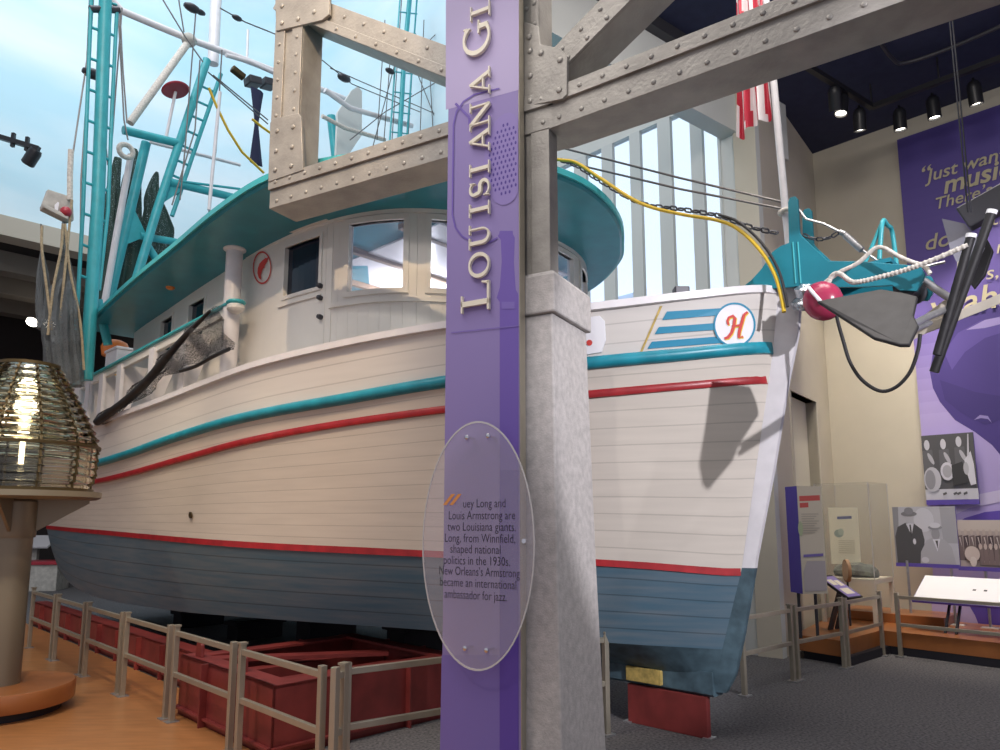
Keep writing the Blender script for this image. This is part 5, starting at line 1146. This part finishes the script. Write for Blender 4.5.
# otter board and grey net under the starboard outrigger
m = M(); m.prism([bs(x, y, 7.0) for x, y in ((39.5, 209), (46, 191), (71, 199), (72, 222), (66, 224), (60, 220))], V((-.08, 0, 0))); m.prism([bs(x, y, 6.98) for x, y in ((39.5, 207), (39.5, 211), (64, 223), (65, 219))], V((-.16, 0, 0)))
ob2 = tag(m.build('otter_board', 'board_grey', frame=BM, bevel=.01), 'white and yellow trawl board hanging beside the starboard outrigger', 'trawl board')
m = M(); m.prism([bs(x, y, 6.88) for x, y in ((54.5, 205), (57.5, 202), (59, 203), (57, 215), (54.5, 214))], V((-.01, 0, 0))); m.build('white_mark', 'sign_white', ob2, frame=BM)
m = M(); m.ball(bs(66, 212, 6.85), .07, 12); m.build('red_float', 'gloss_red', ob2, frame=BM, smooth=60)
m = M(); m.tube([bs(x, y, 6.9) for x, y in ((71, 150), (70, 176), (70, 200))], .035, 8); m.build('sling', 'rope_white', ob2, frame=BM)
def bundle(pts, s, depth, mt, wr=.30, n=64, seed=1, steps=7, frame=BM):
    """hanging gathered net: pixel centreline with widths, gathered in deep upright folds"""
    rr = random.Random(seed); ph_ = [rr.random() * 6 for _ in range(6)]; m = M(); rings = []
    P_ = [bs(x, y, s) for x, y, w in pts]; W_ = [(bs(x + w / 2, y, s) - bs(x - w / 2, y, s)).length / 2 for x, y, w in pts]
    cp = curve(P_, steps); cw_ = [interp(i / steps, list(enumerate(W_))) for i in range(len(cp))]
    for j, (p, w) in enumerate(zip(cp, cw_)):
        def fold(t): return 1 + wr * (.55 * sin(9 * t + ph_[0] + .05 * j) + .45 * sin(14 * t + ph_[1] - .09 * j) + .3 * sin(4 * t + ph_[2] + .2 * j) + .2 * sin(j * .9 + ph_[3] + 2 * t))
        rings.append([p + V((depth * w * sin(t) * fold(t), -w * cos(t) * (.85 + .35 * (fold(t) - 1)), 0)) for t in [2 * pi * k / n for k in range(n)]])
    m.loft(rings, True, True); return m
nt_ = thing('trawl_net', 'grey trawl net hanging in folds behind the lighthouse lens', 'net', BM @ Matrix.Translation(bs(62, 375, 7.0)))
m = bundle([(41, 224, 2), (42, 250, 3), (43, 272, 12), (44, 300, 18), (48, 330, 26)], 7.0, .7, 'net_grey', seed=2); m.build('wing', 'net_grey', nt_, frame=BM, smooth=60)
m = bundle([(64, 222, 4), (64, 250, 8), (66, 275, 18), (62, 300, 36), (61, 330, 44), (63, 355, 42), (66, 385, 40)], 6.95, .7, 'net_grey', seed=4); m.build('bag', 'net_grey', nt_, frame=BM, smooth=60)
for pts in ([(42, 226), (42, 250), (47, 290), (52, 330)], [(63, 224), (61, 250), (53, 290), (48, 335)], [(65, 224), (70, 270), (80, 320), (84, 370)], [(72, 200), (66, 260), (60, 320)]):
    m = M(); m.tube(curve([bs(x, y, 6.85) for x, y in pts], 5), .016, 6); m.build('net_line', 'rope_tan', nt_, frame=BM)
for k, (pts, s, lab) in enumerate((([(135, 149, 5), (134, 165, 13), (131, 190, 22), (127, 230, 30), (121, 270, 34), (116, 318, 38)], 8.7, 'dark green net hanging in the gantry, nearest the outrigger'), ([(157, 172, 3), (153, 195, 16), (158, 225, 34), (152, 262, 36), (140, 300, 36)], 8.9, 'dark green net hanging in the gantry, behind its slanted leg'), ([(118, 158, 8), (113, 190, 14), (110, 230, 20), (106, 290, 24), (104, 330, 28)], 9.0, 'grey green net hanging between outrigger and gantry'))):
    m = bundle(pts, s, .6, 'net_green', seed=9 + k); tag(m.build('hanging_net', 'net_green', frame=BM, smooth=60), lab, 'net', 'nets hung in the rigging')
# black net over the after rail
m = M(); top_ = [(224, 305), (206, 313), (190, 329), (172, 347), (155, 366), (138, 385), (118, 402), (98, 418)]; bot_ = [(229, 349), (212, 356), (196, 364), (180, 370), (165, 378), (146, 394), (122, 412), (100, 426)]; rows = []
for j in range(7):
    row = []
    for i in range(len(top_) * 3 - 2):
        f = i / 3; k = min(int(f), len(top_) - 2); u = f - k; x0, y0 = (top_[k][q_] + (top_[k + 1][q_] - top_[k][q_]) * u for q_ in (0, 1)); x1, y1 = (bot_[k][q_] + (bot_[k + 1][q_] - bot_[k][q_]) * u for q_ in (0, 1)); v = j / 6
        p = bb(x0 + (x1 - x0) * v, y0 + (y1 - y0) * v, 2.20); p.y += .05 * sin(i * 1.3 + j * .8) + .04 * sin(j * 2.1); row.append(p)
    rows.append(row)
m.loft(rows, False); nb = tag(m.build('draped_net', 'net_black', frame=BM, smooth=80), 'black net draped over the teal topped rail of the boat', 'net')
m = M(); m.tube([bb(x, y, 2.24) for x, y in curve([V((x, y, 0)) for x, y in ((210, 311), (188, 333), (166, 358), (150, 380), (128, 398), (97, 421))], 4) for x, y in ((x, y),)] if False else [bb(p.x, p.y, 2.24) for p in curve([V((x, y, 0)) for x, y in ((210, 311), (188, 333), (166, 358), (150, 378), (128, 399), (97, 422))], 4)], [.015 + .034 * min(1, i / 10) for i in range(21)], 8); m.build('gathered_edge', 'black_rubber', nb, frame=BM, smooth=60)
m = M(); m.tube([bb(p.x, p.y, 2.26) for p in curve([V((x, y, 0)) for x, y in ((229, 349), (212, 357), (196, 366), (180, 371))], 4)], .02, 6); m.build('lower_edge', 'black_rubber', nb, frame=BM, smooth=60)
# deck gear seen behind the rail
p = bs(115, 349, 9.4); m = M(); m.lathe([(.12, -.14), (.19, -.12), (.21, .02), (.18, .10), (.1, .14), (0, .15)], p, 24); tag(m.build('orange_float', 'float_orange', frame=BM, smooth=50), 'round orange float under the after end of the teal roof', 'float')
p = bs(134, 362, 8.9); m = M(); m.box(p, (.5, .7, .26)); m.box(p + Z * .14, (.54, .74, .05)); tag(m.build('ice_chest', 'cap_white', frame=BM, bevel=.02), 'white ice chest on the after deck behind the rail', 'chest')
p = bs(134, 383, 8.5); m = M(); m.prism([p + V((0, -.32, -.2)), p + V((0, .32, -.2)), p + V((0, .34, .1)), p + V((0, -.1, .17)), p + V((0, -.34, .08))], V((.3, 0, 0))); tag(m.build('orange_tarp', 'tarp_orange', frame=BM, bevel=.03), 'folded orange tarp on the after deck below the ice chest', 'tarp')
# stays, chain and yellow hose towards the bow
for nm, y0 in (('upper wire stay running from the roof to the bow', 0), ('lower wire stay running from the roof to the bow', 13)):
    m = M(); m.tube([bb(x, y, 0) for x, y in ((470, 122 + y0), (570, 150 + y0), (680, 178 + y0 * .85), (786, 203 + y0 * .5))], .010, 6); tag(m.build('wire_stay', 'wire', frame=BM), nm, 'wire', 'wire stays to the bow')
hose = curve([bb(x, y, b) for x, y, b in ((540, 158, .5), (562, 160, .45), (577, 163, .4), (600, 178, .35), (640, 203, .3), (680, 214, .28), (716, 220, .28), (738, 229, .28), (760, 250, .28), (775, 275, .3), (782, 300, .34), (784, 312, .36))], 6)
m = M(); m.tube(hose, .015, 8); hs_ = tag(m.build('yellow_hose', 'hose_yellow', frame=BM, smooth=60), 'yellow hose sagging from the roof to the bow', 'hose')
m = M(); m.tube([p + V((-.03, .01, .03)) for p in hose[36:]], .011, 8); m.build('dark_lead', 'black_rubber', hs_, frame=BM, smooth=60)
def chain(pts, lab, r=.028, w=.008):
    path = curve(pts, 10); m = M(); acc = 0; k = 0; last = path[0]; step = r * 2.6
    for a, b in zip(path, path[1:]):
        while (b - last).length > step:
            d = (b - last).normalized(); c = last + d * step / 2; sdv = d.orthogonal() if k % 2 else d.cross(d.orthogonal()); m.torus(c, sdv, r * .62, w, 10, 5, d, r * .55); last = last + d * step; k += 1
    o = tag(m.build('chain', 'dark_steel', frame=BM, smooth=60), lab, 'chain', 'chains at the bow'); return o
chain([bb(x, y, .2) for x, y in ((560, 160), (577, 166), (600, 181), (640, 203), (680, 209), (720, 216), (750, 227), (787, 235))], 'rusty chain lying along the yellow hose to the bow', .028, .008)
chain([bb(x, y, 0) for x, y in ((803, 234), (812, 239), (824, 239), (834, 236), (842, 229))], 'short chain hanging from the teal bow fin', .022, .006)
m = M(); m.tube([bb(x, y, -.02) for x, y in ((797, 207), (806, 219), (824, 224), (840, 232))], .010, 6); m.tube([bb(840, 232, -.02), bb(845, 234, -.02)], .02, 8); m.tube([bb(845, 235, -.02), bb(862, 250, -.02)], .024, 8); m.tube([bb(862, 250, -.02), bb(885, 266, -.02), bb(920, 268, -.02), bb(945, 262, -.02)], .010, 6); tag(m.build('turnbuckle', 'galvanised', frame=BM, smooth=50), 'steel turnbuckle and cable ahead of the teal bow fin', 'turnbuckle')
rp1 = curve([bb(x, y, .26) for x, y in ((823, 284), (840, 272), (858, 263), (874, 249), (884, 248), (898, 256), (912, 262), (924, 266), (930, 274))], 6)
m = M(); m.tube(rp1, .015, 7); tag(m.build('rope', 'rope_white', frame=BM, smooth=60), 'pale rope looped over the teal bow plate', 'rope', 'white ropes at the bow')
rp2 = curve([bb(x, y, .36) for x, y in ((826, 290), (832, 276), (840, 274), (850, 281), (858, 282), (880, 277), (905, 270), (930, 261), (968, 245))], 6)
m = M(); m.tube(rp2, .015, 7)
for i in range(0, len(rp2) - 1): m.ball(rp2[i], .019, 6)
tag(m.build('rope', 'rope_white', frame=BM, smooth=60), 'twisted white rope from the pink buoy to the anchor', 'rope', 'white ropes at the bow')
m = M(); m.tube(curve([bb(x, y, .33) for x, y in ((826, 285), (834, 300), (837, 318), (843, 340), (850, 362), (862, 380), (880, 391), (896, 387), (910, 372), (918, 350), (920, 334))], 6), .012, 8); tag(m.build('dark_cable', 'black_rubber', frame=BM, smooth=60), 'dark cable hanging in a loop below the bow', 'cable')
# pink buoy
bc = bb(823, 301, .34); by = tag(None or (lambda mm: (mm.ball(bc, .125, 20, (1.05, .9, 1.15), Matrix.Rotation(.5, 3, 'Y')), mm.build('buoy', 'buoy_pink', frame=BM, smooth=60))[1])(M()), 'pink red buoy hanging at the bow above the black fluke', 'buoy')
m = M(); m.tube([bc + V((x, y, z)) for x, y, z in ((.06, .095, .09), (.02, .116, .03), (-.03, .112, -.05))], .013, 6); m.build('white_band', 'sign_white', by, frame=BM)
# anchor: two black flukes, shank, twin tube stock
AB = .56
an = thing('anchor', 'large black anchor with broad flukes and tubular stock beyond the bow', 'anchor', BM @ Matrix.Translation(bb(890, 346, AB)))
FL = [(817, 302), (833, 299), (860, 294), (881, 290), (905, 294), (918, 297.5), (915, 312), (914, 317), (919, 327), (910, 346), (900, 346), (874, 339), (848, 322)]
m = M(); P_ = [bb(x, y, 0.95 + .0065 * (y - 302 - .06 * (x - 815))) for x, y in FL]; cen = sum(P_, V()) / len(P_); FN = (P_[9] - P_[0]).cross(P_[3] - P_[0]).normalized(); m.loft([[cen + (p - cen) * .985 + FN * .010 for p in P_], P_, [p - FN * .012 for p in P_]], True, True); m.build('fluke', 'black_rubber', an, frame=BM, bevel=.006)
F2 = [(943, 220), (966, 225), (985, 248), (972, 276), (958, 264), (951, 250)]
m = M(); P_ = [bb(x, y, -.15) for x, y in F2]; m.prism(P_, V((0, .03, 0))); m.build('guard_fin', 'plastic_grey', an, frame=BM)
F3 = [(958, 256), (972, 240), (986, 236), (994, 252), (986, 276), (975, 290), (962, 272)]
m = M(); P_ = [bb(x, y, -.25) for x, y in F3]; m.prism(P_, V((0, .04, 0))); m.build('fluke', 'black_rubber', an, frame=BM, bevel=.006)
m = M()
m.loft([[bb(x, y + q, b) for q, b in ((-4, .12), (-4, -.02), (6, -.02), (6, .12))] for x, y in ((905, 338), (925, 328), (950, 318), (985, 304), (1004, 296))], True, True); m.prism([bb(x, y, .05) for x, y in ((920, 318), (955, 292), (957, 262), (962, 258), (962, 296), (930, 330))], V((0, -.04, 0))); m.build('shank', 'shank_beige', an, frame=BM, bevel=.004)
m = M(); m.tube([bb(924, 281, .06), bb(960, 305, .06)], .025, 8); m.tube([bb(908, 327, .97), bb(930, 316, .6), bb(955, 306, .1)], .022, 8); m.tube([bb(909, 332, .99), bb(930, 323, .6)], .016, 8); m.build('crown_bar', 'galvanised', an, frame=BM, smooth=50)
m = M(); m.tube([bb(934, 372, .22), bb(992, 212, .22)], .028, 14); m.build('stock', 'black_rubber', an, frame=BM, smooth=50)
m = M(); m.tube([bb(937, 355, .34), bb(971, 236, .34)], .026, 14); m.build('stock', 'black_rubber', an, frame=BM, smooth=50)
for x, y, x2, y2, b in ((991, 214, 992.5, 210, .22), (970.5, 238, 971.5, 234, .34)):
    m = M(); m.tube([bb(x, y, b), bb(x2, y2, b)], .030, 14); m.build('stock_cap', 'sign_white', an, frame=BM, smooth=40)
m = M(); m.bx(bb(972, 232, -.1), V((-1, 0, .36)).normalized(), .6, V((0, 1, 0)), .1, V((.42, 0, 1)).normalized(), .17); m.build('crown_plate', 'dark_steel', an, frame=BM, bevel=.01)
for x0, x1, b, lab in ((963, 968, .0, 'longer black wire holding the anchor from the ceiling'), (966, 971, .10, 'second black wire beside it holding the anchor')):
    p = BM @ bb(x1, 212, b); m = M(); m.tube([p, V((p.x, p.y, CEIL))], .005, 6); tag(m.build('hanging_wire', 'kick_black'), lab, 'wire', 'wires holding the anchor')
# flag pole and flag at the bow
m = M(); fp0, fp1 = bb(789, 246, .02), bb(773, 76, .02); m.tube([fp0, fp0.lerp(fp1, 1.0), fp0.lerp(fp1, 1.9)], .028, 10); fpz = tag(m.build('flag_pole', 'cap_white', frame=BM, smooth=50), 'white flag pole standing on the bow behind the teal fin', 'flag pole')
m = M(); m.torus(bb(787, 212, .02), fp1 - fp0, .05, .02); m.build('lashing', 'rope_white', fpz, frame=BM, smooth=60)
fm = M(); zt_, zb_ = fp0.lerp(fp1, 1.85), fp0.lerp(fp1, .80); NX, NY = 26, 22; red, wht, blu = (.50, .02, .05), (.78, .74, .75), (.03, .04, .20); g = []
for j in range(NY + 1):
    v = j / NY; c = zt_.lerp(zb_, v); row = []
    for i in range(NX + 1):
        u = i / NX; sag = .12 * u + .04 * sin(u * 3); w = (.21 + .10 * v); row.append(c + V((.02 + u * w, .05 * sin(u * 17 + v * 2.2) * (.4 + v * .6), -sag * (.3 + .5 * v) - .03 * sin(u * 9))))
    g.append(row)
for j in range(NY):
    for i in range(NX):
        st = int((i / NX * 8 + j / NY * 1.6)); fm.col = blu if (j < 4 and i < 12) else (red if st % 2 == 0 else wht); fm.face([g[j][i], g[j][i + 1], g[j + 1][i + 1], g[j + 1][i]])
tag(fm.build('flag', 'print', frame=BM), 'striped red and white flag hanging in folds from the bow pole', 'flag')
m = M(); p = BM @ bb(681, 293, .3); m.box(p, (.12, .10, .09)); tag(m.build('deck_fitting', 'dark_steel', bevel=.01), 'small dark deck fitting on the bow rail', 'fitting')
pl_ = bpy.data.lights.new('cabin_fill_light', 'POINT'); pl_.energy = 95; pl_.color = (.92, .93, 1); pl_.shadow_soft_size = .15  # added fill inside the pilothouse, brightens its front windows
po = bpy.data.objects.new('cabin_fill_light', pl_); COL.objects.link(po); po.location = BM @ V((3.2, 0, 4.2))
